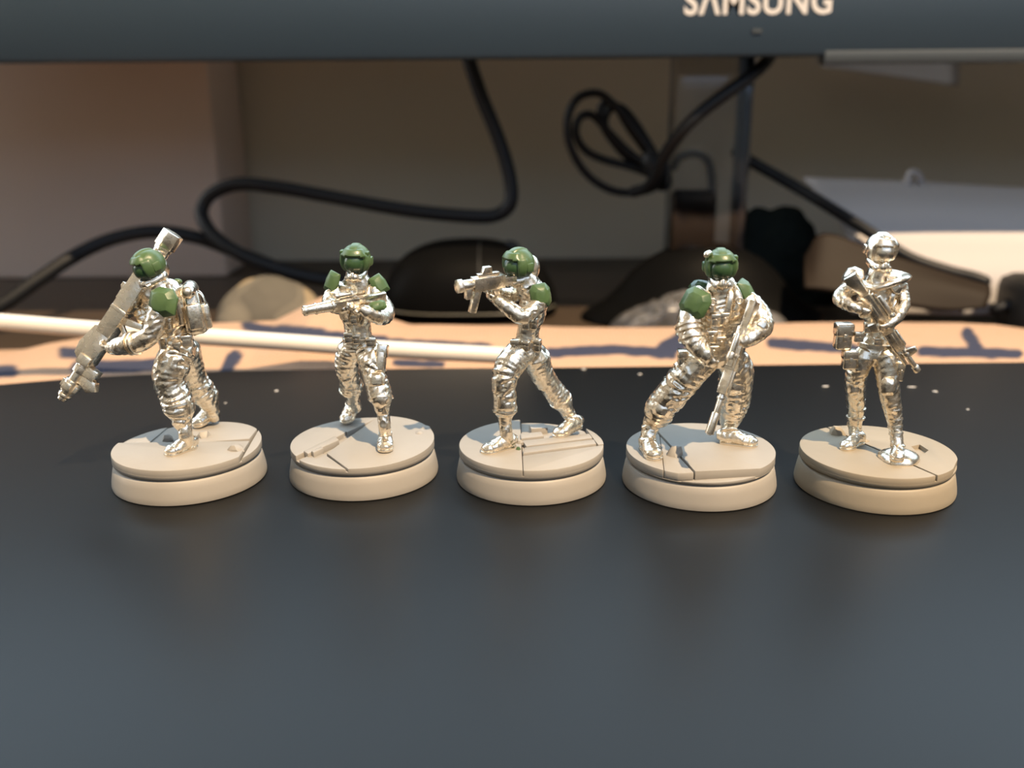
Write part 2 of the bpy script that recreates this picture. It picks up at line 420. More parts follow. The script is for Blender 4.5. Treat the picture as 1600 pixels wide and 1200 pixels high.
for i in range(nu + 1):
    u = -260 + 2060 * i / nu
    zr = at(u, np.interp(u, ru, rv), 258).z
    xw = at(u, 540, 258).x
    for j in range(nv + 1):
        s_ = j / nv
        Ye = np.interp(xw, [e[0] for e in edge], [e[1] for e in edge]) + 3.0
        if s_ < 0.75:
            q = s_ / 0.75; Y = Ye + (258 - Ye) * q; z = DZ + 0.6 + (zr - DZ - 0.6) * math.sin(math.pi / 2 * q) ** 0.72
        else:
            q = (s_ - 0.75) / 0.25; Y = 258 + 20 * q; z = DZ + 0.6 + (zr - DZ - 0.6) * math.cos(math.pi / 2 * q) ** 0.8
        nz = noise.noise(Vector((xw * 0.02, Y * 0.05, 3))) * 1.6 + noise.noise(Vector((xw * 0.07, Y * 0.12, 7))) * 0.5
        z += nz * math.sin(math.pi * min(1, s_ * 1.1)) * 0.8
        Yx = Y + 2.0 * min(1, s_ * 3) * noise.noise(Vector((xw * 0.015, 0, 11)))
        V.append((xw, Yx, max(z, DZ + 0.4)))
        # printed strokes and painted lower-left shade, measured on the cloth as it lies
        dz_, dy_ = z - CAMH, Yx
        fw = dy_ * CP - dz_ * SP; px, py = FPX * xw / fw, -FPX * (dy_ * SP + dz_ * CP) / fw; pu, pv = 800 + CR * px - SR * py, 600 + SR * px + CR * py
        k = 0.0
        for (a, b, r) in prints_and_shade:
            ax, ay = a; bx, by = b; dx, dy = bx - ax, by - ay
            t = max(0, min(1, ((pu - ax) * dx + (pv - ay) * dy) / (dx * dx + dy * dy)))
            d = math.hypot(pu - ax - t * dx, pv - ay - t * dy) + 2.2 * noise.noise(Vector((pu * 0.05, pv * 0.12, 1)))
            k = max(k, min(1, max(0, (r * 1.15 - d) / 2.0 + 0.5)))
        PR.append(k if s_ < 0.78 else 0)
F = [(i * (nv + 1) + j, (i + 1) * (nv + 1) + j, (i + 1) * (nv + 1) + j + 1, i * (nv + 1) + j + 1) for i in range(nu) for j in range(nv)]
nvt = len(V)
cl = MB().add(V, F)
cloth = make('linen_cloth', cl, 'linen', smooth=True)
at_ = cloth.data.attributes.new('print', 'FLOAT', 'POINT'); at_.data.foreach_set('value', PR)
sdm = cloth.modifiers.new('thickness', 'SOLIDIFY'); sdm.thickness = 0.4 * S; sdm.offset = -1
tag(cloth, 'peach linen cloth with navy brush print, bunched up behind the black panel', 'cloth')

# ------------------------------------------------------------------ cables
def cable(name, pts, r, m, label, seg=14, extra=None):
    mb = MB().tube([at(u, v, Y) for u, v, Y in pts], [r] * len(pts), seg=seg, sub=10)
    return tag(make(name, mb, m, smooth=True), label, 'cable')
cable('white_cable', [(-160, 492, 227), (0, 503, 226), (150, 515, 224), (330, 527, 223), (450, 535, 223), (560, 543, 224), (680, 550, 224), (760, 554, 225), (800, 557, 226), (836, 560, 227)], 2.05, 'white_cable', 'white charging cable lying across the peach cloth')
cable('black_cable', [(728, 70, 338), (735, 100, 338), (752, 150, 338), (780, 220, 338), (797, 280, 337), (797, 318, 336), (775, 336, 336), (735, 338, 336), (640, 329, 338), (520, 308, 341), (430, 292, 342), (370, 288, 343), (330, 304, 343), (315, 330, 342), (326, 358, 338), (360, 388, 334), (410, 412, 332), (480, 433, 332), (560, 444, 335)], 2.4, 'cable', 'black cable hanging from the monitor and looping sideways under it')
cable('black_cable', [(-150, 528, 277), (-60, 505, 288), (0, 478, 300), (60, 437, 314), (120, 398, 327), (180, 372, 335), (245, 362, 339), (310, 372, 343), (370, 394, 346), (440, 420, 348), (520, 440, 351), (600, 448, 354)], 2.4, 'cable', 'black cable arching behind the miniature with the launcher')
cable('black_cable', [(1212, 50, 319), (1206, 82, 317), (1190, 104, 305), (1152, 134, 301), (1100, 172, 301), (1066, 204, 302), (1040, 240, 307), (1026, 272, 312), (1012, 292, 317), (990, 300, 324)], 1.95, 'cable', 'black cable slanting down from the monitor across the clear neck')
coil = thing('coiled_cable', at(1000, 290, 328), 'bundle of black cable looped and tied beside the clear monitor neck', 'cable')
mid = (1035, 270)
for k, pts in enumerate(([(1040, 285), (1000, 300), (955, 297), (915, 270), (890, 225), (888, 180), (905, 152), (935, 146), (960, 165), (990, 200), (1020, 240), (1036, 268)],
                         [(1036, 280), (990, 262), (945, 250), (915, 235), (900, 210), (905, 185), (925, 180), (950, 205), (980, 235), (1010, 258), (1036, 272)],
                         [(1036, 270), (1005, 230), (980, 195), (962, 165), (945, 160), (938, 180), (950, 210), (985, 250), (1034, 276)],
                         [(1038, 266), (1012, 222), (990, 188), (970, 168), (952, 172), (945, 195), (962, 225), (1000, 262), (1036, 280)])):
    make('loop', MB().tube([at(u, v, 337 + k * 3 + 2 * math.sin(i)) for i, (u, v) in enumerate(pts)], [1.4] * len(pts), seg=12, sub=8), 'cable', coil, smooth=True)
make('tie', MB().tube([at(1016, 248, 334), at(1028, 268, 334), at(1036, 285, 335)], [3.6, 4.3, 3.6], seg=14), 'cable', coil, smooth=True)
cable('black_cable', [(1052, 262, 345), (1062, 246, 345), (1085, 240, 345), (1105, 250, 345), (1112, 275, 343), (1112, 320, 340)], 1.5, 'cable', 'black cable loop seen through the clear monitor neck')
cable('black_cable', [(1150, 238, 338), (1180, 256, 338), (1240, 290, 332), (1300, 326, 322), (1360, 364, 312), (1420, 402, 305), (1480, 423, 301), (1520, 433, 300), (1540, 440, 299)], 1.95, 'cable', 'black cable running down across the paper beside the monitor foot')

# ------------------------------------------------------------------ monitor
mon = thing('monitor', (66, 316, DZ), 'black computer monitor on a clear neck behind the miniatures', 'monitor')
MY = 292.0; MZ = at(800, 92, MY - 2).z
def slab(name, x0, x1, y0, y1, z0, z1, m, parent=mon, bv=None, sm=None):
    return make(name, MB().box(((x0 + x1) / 2, (y0 + y1) / 2, (z0 + z1) / 2), (x1 - x0, y1 - y0, z1 - z0)), m, parent, bevel=bv, smooth=sm)
slab('casing', -360, 460, MY + 2, MY + 20, MZ + 5, 360, 'black_soft', bv=3, sm=40)
bez = slab('bezel', -360, 460, MY - 2, MY + 4, MZ, MZ + 26, 'bezel', bv=1.5, sm=40)
slab('bezel', -360, -348, MY - 2, MY + 4, MZ + 26, 360, 'bezel', bv=1, sm=40)
slab('bezel', 448, 460, MY - 2, MY + 4, MZ + 26, 360, 'bezel', bv=1, sm=40)
slab('bezel', -360, 460, MY - 2, MY + 4, 350, 360, 'bezel', bv=1, sm=40)
slab('screen', -348, 448, MY + 1.0, MY + 3, MZ + 26, 350, 'screen')
slab('trim_strip', 90, 459, MY - 2.6, MY + 3.5, MZ - 2.2, MZ + 1.6, 'bezel_strip', bv=0.8, sm=40)
# lettering
fc = bpy.data.curves.new('logo', 'FONT'); fc.body = 'S\u039bMSUNG'; fc.extrude = 0.02; fc.offset = 0.022; fc.size = 1.0; fc.space_character = 1.08
fo = bpy.data.objects.new('t', fc); C.objects.link(fo)
dg = bpy.context.evaluated_depsgraph_get(); dg.update()
lm = bpy.data.meshes.new_from_object(fo.evaluated_get(dg)); bpy.data.objects.remove(fo)
lc = np.empty(len(lm.vertices) * 3); lm.vertices.foreach_get('co', lc); lc = lc.reshape(-1, 3)
pl, pr = at(1069, 22, MY - 2.3), at(1299, 20, MY - 2.3)
lo, hi = lc.min(0), lc.max(0); k = (pr.x - pl.x) / (hi[0] - lo[0])
base_z = at(1180, 23, MY - 2.3).z
lw = np.stack([pl.x + (lc[:, 0] - lo[0]) * k, MY - 2.0 - (lc[:, 2] - lo[2]) * 6, base_z + (lc[:, 1] - lo[1]) * k * 1.12], 1)
lmb = MB().add(lw, [tuple(p.vertices) for p in lm.polygons])
lt = make('lettering', lmb, 'logo', bez); lt['label'] = 'silver brand lettering on the bezel'
p = at(1183, 48, MY - 2.2)
make('indicator_mark', MB().box(p, (2.6, 0.5, 1.2)), M['bezel_strip'], bez)
# neck and foot
n0, n1 = at(1042, 300, 318), at(1166, 300, 318)
slab('neck', n0.x, n1.x, 311.5, 325, 4, MZ + 12, 'clear', bv=4, sm=40)
slab('neck_core', n0.x + 1.5, n0.x + 16, 314, 322, 0, at(1080, 298, 316).z, 'black_gloss', bv=2, sm=40)
slab('neck_edge', n1.x - 4, n1.x - 0.8, 313, 323, 6, MZ + 10, 'bezel', bv=1.2, sm=40)
fx = at(1100, 400, 316).x
FT = MB(); prof = [(1.30, 0.0), (1.30, 3.0), (1.22, 7.0), (1.05, 14), (0.90, 24), (0.78, 34), (0.62, 43), (0.42, 50), (0.22, 54), (0.02, 55)]
FT.lathe([(r * 31, z * 0.46) for r, z in prof], o=(0, 0, 0), seg=72)
FT.v = [v * np.array([1.0, 0.52, 1.0]) + np.array([fx, 316, DZ + 0.05]) for v in FT.v]
make('foot', FT, 'black_gloss', mon, smooth=50)
wing = [[(1256, 400, 302), (1290, 364, 303), (1380, 394, 300), (1480, 426, 296), (1548, 446, 293)],
        [(1256, 424, 297), (1290, 412, 297), (1380, 428, 295), (1480, 448, 292), (1548, 462, 290)],
        [(1258, 447, 291), (1296, 453, 291), (1380, 470, 289), (1470, 484, 288), (1540, 480, 288)]]
G = np.array([catmull([tuple(at(*q)) for q in r], 8) for r in wing]); H = np.array([catmull(G[:, k], 8) for k in range(G.shape[1])])
mr = H.shape[1]; V = H.reshape(-1, 3); V[:, 2] = np.maximum(V[:, 2], DZ + 1.5)
F = [(i * mr + j, (i + 1) * mr + j, (i + 1) * mr + j + 1, i * mr + j + 1) for i in range(H.shape[0] - 1) for j in range(mr - 1)]
fp = make('foot_plate', MB().add(V, F), 'brown_acrylic', mon, smooth=60)
q = fp.modifiers.new('thickness', 'SOLIDIFY'); q.thickness = 1.2 * S; q.offset = -1

pc = at(1218, 400, 341)
pm = MB().ell((pc.x, 341, DZ + 13), (15.5, 9, 21), nu=40, nv=26).ell((pc.x + 11, 339, DZ + 6), (11, 8, 13), nu=32, nv=20).ell((pc.x - 8, 341, DZ + 14), (9, 7, 20.5), nu=32, nv=20)
def slump(co, no):
    for i in range(len(co)): co[i] += no[i] * (1.3 * noise.noise(Vector(co[i]) * 0.11) + 0.5 * noise.noise(Vector(co[i]) * 0.3))
    co[:, 2] = np.maximum(co[:, 2], DZ + 0.02)
    return co
M['pouch_cloth'] = mat('dark_green_cloth', (0.0045, 0.007, 0.006), 0.8, spec=0.1, bump=(1.5, 0.1, 0.3))
tag(make('soft_pouch', pm, 'pouch_cloth', smooth=True, remesh=0.6, sm=2, post=slump), 'dark green-black soft pouch slumped behind the monitor foot', 'pouch')

# ------------------------------------------------------------------ mouse
MX, MYY = -14.5, 330.0
ms = thing('computer_mouse', (MX, MYY, DZ), 'black computer mouse lying side-on behind the middle miniatures', 'mouse')
mw = lambda t: 22 * max(0.0, 1 - abs(t) ** 3.0) ** 0.45
mh = lambda t: (24.5 - 5 * max(0, t) ** 2 - 3 * max(0, -t) ** 2) * max(0.0, 1 - abs(t) ** 3.2) ** 0.42
V = []; F = []; nx, ny = 64, 32
for i in range(nx + 1):
    t = -1 + 2 * i / nx
    for j in range(ny + 1):
        a = math.pi * j / ny
        V.append((MX + 30.5 * t, MYY - mw(t) * math.copysign(abs(math.cos(a)) ** 0.8, math.cos(a)), DZ + 0.5 + mh(t) * math.sin(a) ** 0.75))
F = [(i * (ny + 1) + j, (i + 1) * (ny + 1) + j, (i + 1) * (ny + 1) + j + 1, i * (ny + 1) + j + 1) for i in range(nx) for j in range(ny)]
F += [(i * (ny + 1) + ny, (i + 1) * (ny + 1) + ny, (i + 1) * (ny + 1), i * (ny + 1)) for i in range(nx)]
make('shell', MB().add(V, F), 'black_gloss', ms, smooth=True)
M['mouse_rim_glint'] = mat('painted_rim_glint', (0.10, 0.095, 0.075), 0.35)  # paler than the shell: sunlit rim highlight painted as colour
make('rim_glint_line', MB().tube([(MX + 30.7 * t, MYY - mw(t) - 0.3, DZ + 3.5) for t in np.linspace(-.96, .96, 15)], [0.35] * 15, seg=8), 'mouse_rim_glint', ms, smooth=True)
make('scroll_wheel', MB().lathe([(2.2, -2.0), (4.2, -1.6), (4.5, 0), (4.2, 1.6), (2.2, 2.0)], np.array([[1, 0, 0], [0, 0, -1], [0, 1, 0]]).T.astype(float), (MX + 14, MYY, DZ + mh(0.46) - 2.6)), 'black_soft', ms, smooth=40)
make('button_seam', MB().tube([(MX + 4, MYY - mw(0.13) * math.copysign(abs(math.cos(q)) ** 0.8, math.cos(q)), DZ + 0.5 + mh(0.13) * math.sin(q) ** 0.75) for q in np.linspace(0.3, 2.84, 13)], [0.3] * 13, seg=8), 'black_soft', ms, smooth=True)

# ------------------------------------------------------------------ camouflage cloth bundle
cb = MB()
c = at(412, 490, 297); c.z = DZ
cb.ell((c.x, c.y + 8, DZ + 2), (17.5, 14, 16), nu=64, nv=40)
cb.ell((c.x + 16, c.y + 2, DZ + 2), (12.5, 9, 7.5), nu=40, nv=24)
cb.ell((c.x - 8, c.y - 1, DZ + 2), (7, 7, 8), nu=40, nv=24)
def crumple(co, no):
    for i in range(len(co)):
        q = Vector(co[i]); k = 1.2 * noise.noise(q * 0.08) + 0.3 * noise.noise(q * 0.26 + Vector((5, 1, 2)))
        co[i] += no[i] * k
    co[:, 2] = np.maximum(co[:, 2], DZ + 0.02)
    return co
tag(make('camouflage_bundle', cb, 'camo', smooth=True, remesh=0.7, sm=3, post=crumple), 'rounded crumpled bundle of tan and olive camouflage cloth behind the white cable', 'cloth')

# ------------------------------------------------------------------ clear plastic bag
V = []; F = []; nx, ny = 60, 34
for i in range(nx + 1):
    for j in range(ny + 1):
        s_, t = i / nx, j / ny
        x = 29 + 57 * s_ + 3 * (t - .5); y = 281.5 + 14 * t - 1.5 * s_
        q = Vector((x * 0.08, y * 0.08, 2))
        e = min(1, 2.6 * min(s_, 1 - s_), 6 * t, 4 * (1 - t)) ** 0.7
        z = DZ + 0.6 + e * (5 + 15 * t * (1 - 0.40 * s_) + 5 * noise.noise(q) + 2.0 * abs(noise.noise(q * 2.5)) + 0.8 * noise.noise(q * 5))
        V.append((x + 2 * noise.noise(q * 2), y + 1.2 * noise.noise(q * 2 + Vector((9, 0, 0))), max(z, DZ + 0.4)))
F = [(i * (ny + 1) + j, (i + 1) * (ny + 1) + j, (i + 1) * (ny + 1) + j + 1, i * (ny + 1) + j + 1) for i in range(nx) for j in range(ny)]
pb = tag(make('plastic_bag', MB().add(V, F), 'film', smooth=35), 'crumpled clear plastic bag on the desk before the monitor foot', 'bag')
sdm = pb.modifiers.new('thickness', 'SOLIDIFY'); sdm.thickness = 0.3 * S

# ------------------------------------------------------------------ box, papers, adapter
bx = thing('cardboard_box', (-190, 420, DZ), 'pale flat-sided box standing against the wall beside the monitor', 'box')
bl, br = at(-260, 250, 398).x, at(338, 250, 398).x
make('body', MB().box(((bl + br) / 2, 420, (DZ + 150) / 2), (br - bl, 44, 150 - DZ)), 'cardboard', bx, bevel=1.5, smooth=40)
make('lid_flap', MB().box(((bl + br) / 2, 420, 151), (br - bl + 2, 46, 3)), 'cardboard', bx, bevel=0.6)

def sheet(name, rows, m, label, cat, th=0.25, extra=0.0, sub=8):
    """rows: list of rows of (u, v, Y); a smooth sheet through them."""
    G = [catmull([tuple(at(*q)) for q in r], sub) for r in rows]
    n = len(G[0]); G = np.array(G)
    H = np.array([catmull(G[:, k], sub) for k in range(n)])
    V = H.reshape(-1, 3); mrow = H.shape[1]
    F = [(i * mrow + j, (i + 1) * mrow + j, (i + 1) * mrow + j + 1, i * mrow + j + 1) for i in range(n - 1) for j in range(mrow - 1)]
    o = tag(make(name, MB().add(V, F), m, smooth=60), label, cat)
    q = o.modifiers.new('thickness', 'SOLIDIFY'); q.thickness = th * S
    return o
sheet('paper_sheet', [[(1330, 490, 306), (1450, 492, 305.5), (1600, 494, 305), (1800, 496, 304.5)],
                      [(1330, 440, 307), (1450, 440, 306.5), (1600, 442, 306), (1800, 447, 305)],
                      [(1330, 400, 312.5), (1450, 398, 312), (1600, 398, 311.5), (1800, 400, 311)],
                      [(1320, 362, 319), (1450, 360, 318.6), (1600, 362, 318), (1800, 364, 317.5)],
                      [(1290, 318, 334), (1450, 318, 334), (1600, 322, 334), (1800, 326, 334)],
                      [(1255, 277, 354), (1430, 283, 355), (1600, 293, 356), (1800, 300, 357)]], 'paper', 'large white sheet of paper leaning up beside the monitor foot', 'paper')
make_fold = at(1426, 279, 352)
tag(make('paper_clip', MB().tube([make_fold + Vector((-2, 0, -3)), make_fold + Vector((-1, 0, 2)), make_fold + Vector((2, 0, 1)), make_fold + Vector((4, 0, -3))], [1.2] * 4, seg=10), 'paper', smooth=True), 'small pale clip on the top edge of the leaning sheet', 'clip')
sheet('wall_note', [[(1275, 92, 442), (1390, 92, 442), (1500, 92, 442)], [(1285, 104, 440), (1400, 120, 434), (1498, 134, 428)]], 'paper', 'pale note sheet curling off the wall below the monitor edge', 'paper', sub=6)
ab = thing('power_adapter', at(1640, 500, 292), 'black power adapter brick on the desk beyond the monitor foot', 'adapter')
pa = at(1630, 470, 294)
make('body', MB().box((pa.x + 8, 290, DZ + 9), (42, 22, 18)), 'black_soft', ab, bevel=4, smooth=40)
make('plug_collar', MB().tube([(pa.x - 12, 290, DZ + 9), (pa.x - 17, 290, DZ + 8)], [2.4, 1.7], seg=12), 'cable', ab, smooth=True)
# ================================================================== miniatures
TOPZ = 5.85
ZS = -1.65                     # plate heights below are given from 1.65 mm under the board
def wrinkle(amp=0.10, sc=0.75, seed=0.0, floor=None):
    def f(co, no):
        o = Vector((seed, seed * 1.7, 3.1))
        k = np.empty(len(co))
        for i in range(len(co)):
            q = Vector(co[i]) * sc + o
            a = noise.noise(q); b = noise.noise(Vector((q.x * 2.1 + a, q.y * 2.1, q.z * 1.2 + a)))
            k[i] = amp * ((1 - abs(a) * 2.6) * 0.8 + b * 0.7)
        co = co + no * k[:, None]
        if floor is not None: co[:, 2] = np.maximum(co[:, 2], floor)
        return co
    return f

class Fig:
    """A miniature: pixel points (u, v) with a depth d in mm behind (+) or before (-) the base centre."""
    def __init__(s, name, cx, cy, label, lean=0.0, near=4.5, far=0.8):
        s.near, s.far = near, far
        s.cx, s.cy, s.lean = cx, cy, lean            # lean: how far the upper body stands before the base centre
        s.root = thing(name, (cx, cy, 0), label, 'miniature', 'five soldier miniatures in a row')
        s.body = MB()
    def p(s, u, v, d):
        k = max(0.0, min(1.0, (660 - v) / 100))
        return np.array(at(u, v, s.cy + d + s.lean * k + (s.near if d < 0 else s.far) * (1 - k)))
    def limb(s, pts, fold=(0.10, 0.38), seed=0, mb=None, side=None, sub=7, seg=22):
        P = [s.p(u, v, d) for u, v, d, r in pts]
        R = [r * mmpp(q) if np.isscalar(r) else (r[0] * mmpp(q), r[1] * mmpp(q)) for q, (_, _, _, r) in zip(P, pts)]
        (mb or s.body).tube(P, R, seg=seg, sub=sub, fold=fold, seed=seed, side=side)
        return P
    def hand(s, wrist, fdir, palm, k=1.0, curl=(0.7, 0.9, 0.8), thumb=1):
        """fdir: towards the knuckles; palm: the way the palm faces. Four fingers of unequal length and a thumb."""
        wrist = np.asarray(wrist, float); x = unit(fdir); z = -unit(np.asarray(palm) - x * np.dot(palm, x)); y = np.cross(z, x)
        L = 1.25 * k
        s.body.tube([wrist - x * 0.2, wrist + x * L * 0.5, wrist + x * L], [(0.50 * k, 0.38 * k), (0.66 * k, 0.36 * k), (0.66 * k, 0.32 * k)], seg=14, side=y)
        for i, (off, ln) in enumerate(((-0.48, 0.88), (-0.16, 1.0), (0.16, 0.94), (0.46, 0.74))):
            p = wrist + x * L + y * off * k; d = x.copy(); pts = [p - x * 0.25 * k, p]; a = 0.0
            for c, sl in zip(curl, (0.62, 0.46, 0.38)):
                a += c; d = x * math.cos(a) - z * math.sin(a); p = p + d * sl * ln * k; pts.append(p)
            s.body.tube(pts, [0.21 * k, 0.22 * k, 0.20 * k, 0.18 * k, 0.15 * k], seg=10, sub=3)
        t = wrist + x * L * 0.35 - y * 0.5 * k * thumb
        s.body.tube([t, t + (x * 0.45 - y * 0.42 * thumb - z * 0.15) * k, t + (x * 0.95 - y * 0.38 * thumb - z * 0.5) * k], [0.26 * k, 0.24 * k, 0.18 * k], seg=10, sub=3)
    def finish(s, amp=0.10, voxel=0.13, seed=0.0, sm=1):
        return make('body', s.body, 'metal', s.root, smooth=True, remesh=voxel, sm=sm, post=wrinkle(amp, 0.8, seed))
    def boot(s, shin, ankle, heel, toe, zg, w=1.05, hgt=1.0, toe_up=0.0, shaft=1.0):
        """heel, toe: points on the ground (world). Leather boot with sole, toe cap, ankle strap."""
        heel, toe, ankle, shin = (np.asarray(q, float) for q in (heel, toe, ankle, shin))
        fwd = toe - heel; ln = np.linalg.norm(fwd); f = fwd / ln; up = np.array([0, 0, 1.0]); up = unit(up - f * np.dot(up, f)); sd = np.cross(up, f)
        w *= 1.15; hgt *= 1.25; mb = MB()
        h = lambda t, z: heel + f * ln * t + up * z
        mb.tube([h(0.10, 0.75 * hgt), h(0.35, 0.85 * hgt), h(0.65, 0.62 * hgt), h(0.90, 0.48 * hgt)], [(0.82 * w, 0.80 * hgt), (0.86 * w, 0.90 * hgt), (1.0 * w, 0.66 * hgt), (0.72 * w, 0.48 * hgt)], seg=20, side=sd)
        mb.tube([h(0.22, 0.8 * hgt), ankle, shin], [1.0 * shaft, 0.98 * shaft, 1.02 * shaft], seg=20, fold=(0.05, 0.7), seed=3)
        mb.tube([h(0.30, 1.35 * hgt), h(0.5, 1.25 * hgt), h(0.66, 1.05 * hgt)], [(0.62 * w, 0.35), (0.6 * w, 0.34), (0.5 * w, 0.28)], seg=14, side=sd, fold=(0.16, 1.6))
        for q, r in ((h(0.22, 1.25 * hgt), 1.06),):
            ax = unit(ankle - h(0.25, 0)); fr = frame(ax, f)
            mb.lathe([(r * shaft, -0.22), (r * shaft * 1.08, -0.12), (r * shaft * 1.08, 0.12), (r * shaft, 0.22)], np.array([fr[:, 1], fr[:, 2], fr[:, 0]]).T, q, seg=24)
        mb.tube([h(0.78, 0.55 * hgt), h(0.84, 0.52 * hgt)], [(1.0 * w, 0.66 * hgt), (0.96 * w, 0.62 * hgt)], seg=20, side=sd)
        mb.tube([h(0.0, 0.9 * hgt), h(0.06, 0.9 * hgt)], [(0.72 * w, 0.78 * hgt), (0.86 * w, 0.86 * hgt)], seg=20, side=sd)
        b = make('boot', mb, 'metal_fine', s.root, smooth=True, remesh=0.12, sm=1, post=wrinkle(0.06, 1.2, ln))
        out = []
        for t, ww in ((-0.04, 0.35), (0.0, 0.62), (0.10, 0.82), (0.3, 0.8), (0.5, 0.86), (0.68, 1.0), (0.85, 0.92), (0.95, 0.66), (1.0, 0.3)):
            out.append((t * ln, ww * w * 1.04))
        poly = out + [(a, -b_) for a, b_ in out[::-1]]
        make('sole', MB().prism(poly, -0.05, 0.38, np.array([f, sd, up]).T, heel), 'metal_fine', b, bevel=0.08, smooth=40)
        return b
    # ---- pieces
    def piece(s, name, mb, m='metal_fine', parent=None, bevel=0.1, smooth=35):
        return make(name, mb, m, parent or s.root, bevel=bevel, smooth=smooth)
    def band(s, name, c, axis, side, ra, rb, h, t, m='metal_fine', parent=None):
        fr0 = frame(axis, side); e1 = fr0[:, 2]; e2 = np.cross(fr0[:, 0], e1)
        mb = MB(); n = 36; V = []; F = []
        prof = ((0, -h / 2), (t, -h / 2 * 0.8), (t, h / 2 * 0.8), (0, h / 2), (-0.25, h / 2), (-0.25, -h / 2))
        for i in range(n):
            a = 2 * math.pi * i / n
            for r, z in prof:
                V.append(np.asarray(c) + e1 * (ra + r) * math.cos(a) + e2 * (rb + r) * math.sin(a) + fr0[:, 0] * z)
        k = len(prof)
        F = [(i * k + j, i * k + (j + 1) % k, ((i + 1) % n) * k + (j + 1) % k, ((i + 1) % n) * k + j) for i in range(n) for j in range(k)]
        mb.add(V, F)
        return s.piece(name, mb, m, parent, bevel=None, smooth=50)
    def pouch(s, c, fr, size, m='metal_fine', name='pouch'):
        mb = MB().box(c, size, fr, taper=(0.92, 0.92))
        o = make(name, mb, m, s.root, bevel=min(size) * 0.22, smooth=50)
        q = np.asarray(c) + fr @ np.array([0, -0.06 * size[1], size[2] * 0.30])
        make('flap', MB().box(q, (size[0] * 1.04, size[1] * 1.06, size[2] * 0.5), fr), m, o, bevel=min(size) * 0.14, smooth=50)
        make('buckle', MB().box(np.asarray(c) + fr @ np.array([0, -size[1] * 0.56, size[2] * 0.02]), (size[0] * 0.22, size[1] * 0.14, size[2] * 0.28), fr), m, o, bevel=0.05, smooth=50)
        return o
    def pad(s, c, n, up, w, h, th=0.55, curve=0.55, m='green', crease=0.25, name='shoulder_pad', shape=0):
        """Angular armour plate curving over the limb; n outward, up along the plate."""
        c = np.asarray(c, float); n = unit(n); u = unit(np.asarray(up) - n * np.dot(up, n)); r = np.cross(u, n)
        shapes = ([(-.62, 1), (.62, 1), (1, .55), (1, -.6), (.6, -1), (-.6, -1), (-1, -.6), (-1, .55)],
                  [(-.95, .65), (-.35, 1), (.55, .95), (1, .4), (.9, -.75), (.15, -1), (-.6, -.9), (-1, -.35)],
                  [(-.8, 1), (.75, 1), (1, .1), (.85, -1), (-.85, -1), (-1, .1)])
        ol = [np.array(q) for q in shapes[shape]]; K = len(ol)
        P = lambda a, b_, z: c + r * a * w / 2 + u * b_ * h / 2 + n * z
        drop = curve * min(w, h) * 0.36
        V = [P(q[0], q[1], -drop) for q in ol]                                   # inner rim
        V += [P(q[0], q[1], th * 0.7 - drop) for q in ol]                         # outer rim
        V += [P(q[0] * 0.58, q[1] * 0.62, th) for q in ol]                        # raised field
        V += [P(0.08, 0.22, th + crease), P(0.02, -0.42, th + crease * 0.55), P(0, 0, -drop * 0.2)]
        F = []
        for j in range(K):
            k = (j + 1) % K
            F += [(j, k, K + k, K + j), (K + j, K + k, 2 * K + k, 2 * K + j), (k, j, 3 * K + 2)]
            F.append((2 * K + j, 2 * K + k, 3 * K if ol[j][1] + ol[k][1] > 0 else 3 * K + 1))
            if (ol[j][1] + ol[k][1] > 0) != (ol[k][1] + ol[(k + 1) % K][1] > 0): F.append((2 * K + k, 3 * K + 1, 3 * K) if ol[j][1] + ol[k][1] > 0 else (2 * K + k, 3 * K, 3 * K + 1))
        return make(name, MB().add(V, F), m, s.root, bevel=0.10, smooth=22)
    def helmet(s, c, fwd, up, r, m='green', mv='dark_green', style=0, mask='metal_fine'):
        """Domed helmet with a raised brow around a bulging visor, ear pieces, chin mask with two filters."""
        c = np.asarray(c, float); fr = frame(fwd, up); ss = lambda a, b, x: (lambda t: t * t * (3 - 2 * t))(max(0, min(1, (x - a) / (b - a))))
        def shell(a, e):
            ad_, ed = abs(math.degrees(a)), math.degrees(e)
            inside = min(1 - ss(46, 54, ad_), ss(-75, -68, ed), 1 - ss(16 + 5 * (ad_ < 30), 24 + 5 * (ad_ < 30), ed))
            brow = (1 - ss(46, 70, ad_)) * ss(10, 24, ed) * (1 - ss(48, 56, ed))
            cheek = ss(48, 56, ad_) * (1 - ss(84, 92, ad_)) * ss(-45, -35, ed) * (1 - ss(22, 34, ed))
            crown = (1 - ss(0.22, 0.30, abs(math.sin(a)) * math.cos(e))) * ss(50, 58, ed)
            rearcut = ss(110, 140, ad_) * ss(-60, -20, -ed) * 0
            lower = (1 - ss(-62, -40, ed)) * 0.10 * ss(60, 100, ad_)
            return 1.0 - 0.24 * inside + 0.085 * brow + 0.06 * cheek + 0.055 * crown - lower
        h = make('helmet', MB().ell(c, (r * 1.06, r * 0.98, r * 1.0), fr, nu=96, nv=64, fn=shell), m, s.root, smooth=45)
        make('visor', MB().ell(c + fr @ np.array([0.14 * r, 0, -0.12 * r]), (r * 0.90, r * 0.80, r * 0.78), fr, nu=48, nv=32), mv, h, smooth=True)
        for sg in (-1, 1):
            make('ear_piece', MB().box(c + fr @ np.array([-0.16 * r, sg * 0.95 * r, -0.10 * r]), (0.54 * r, 0.24 * r, 0.58 * r), fr), mask if style == 2 else m, h, bevel=0.1 * r, smooth=40)
            if style == 0: make('side_fin', MB().box(c + fr @ np.array([0.20 * r, sg * 0.84 * r, 0.50 * r]), (0.42 * r, 0.22 * r, 0.26 * r), fr), m, h, bevel=0.06 * r, smooth=40)
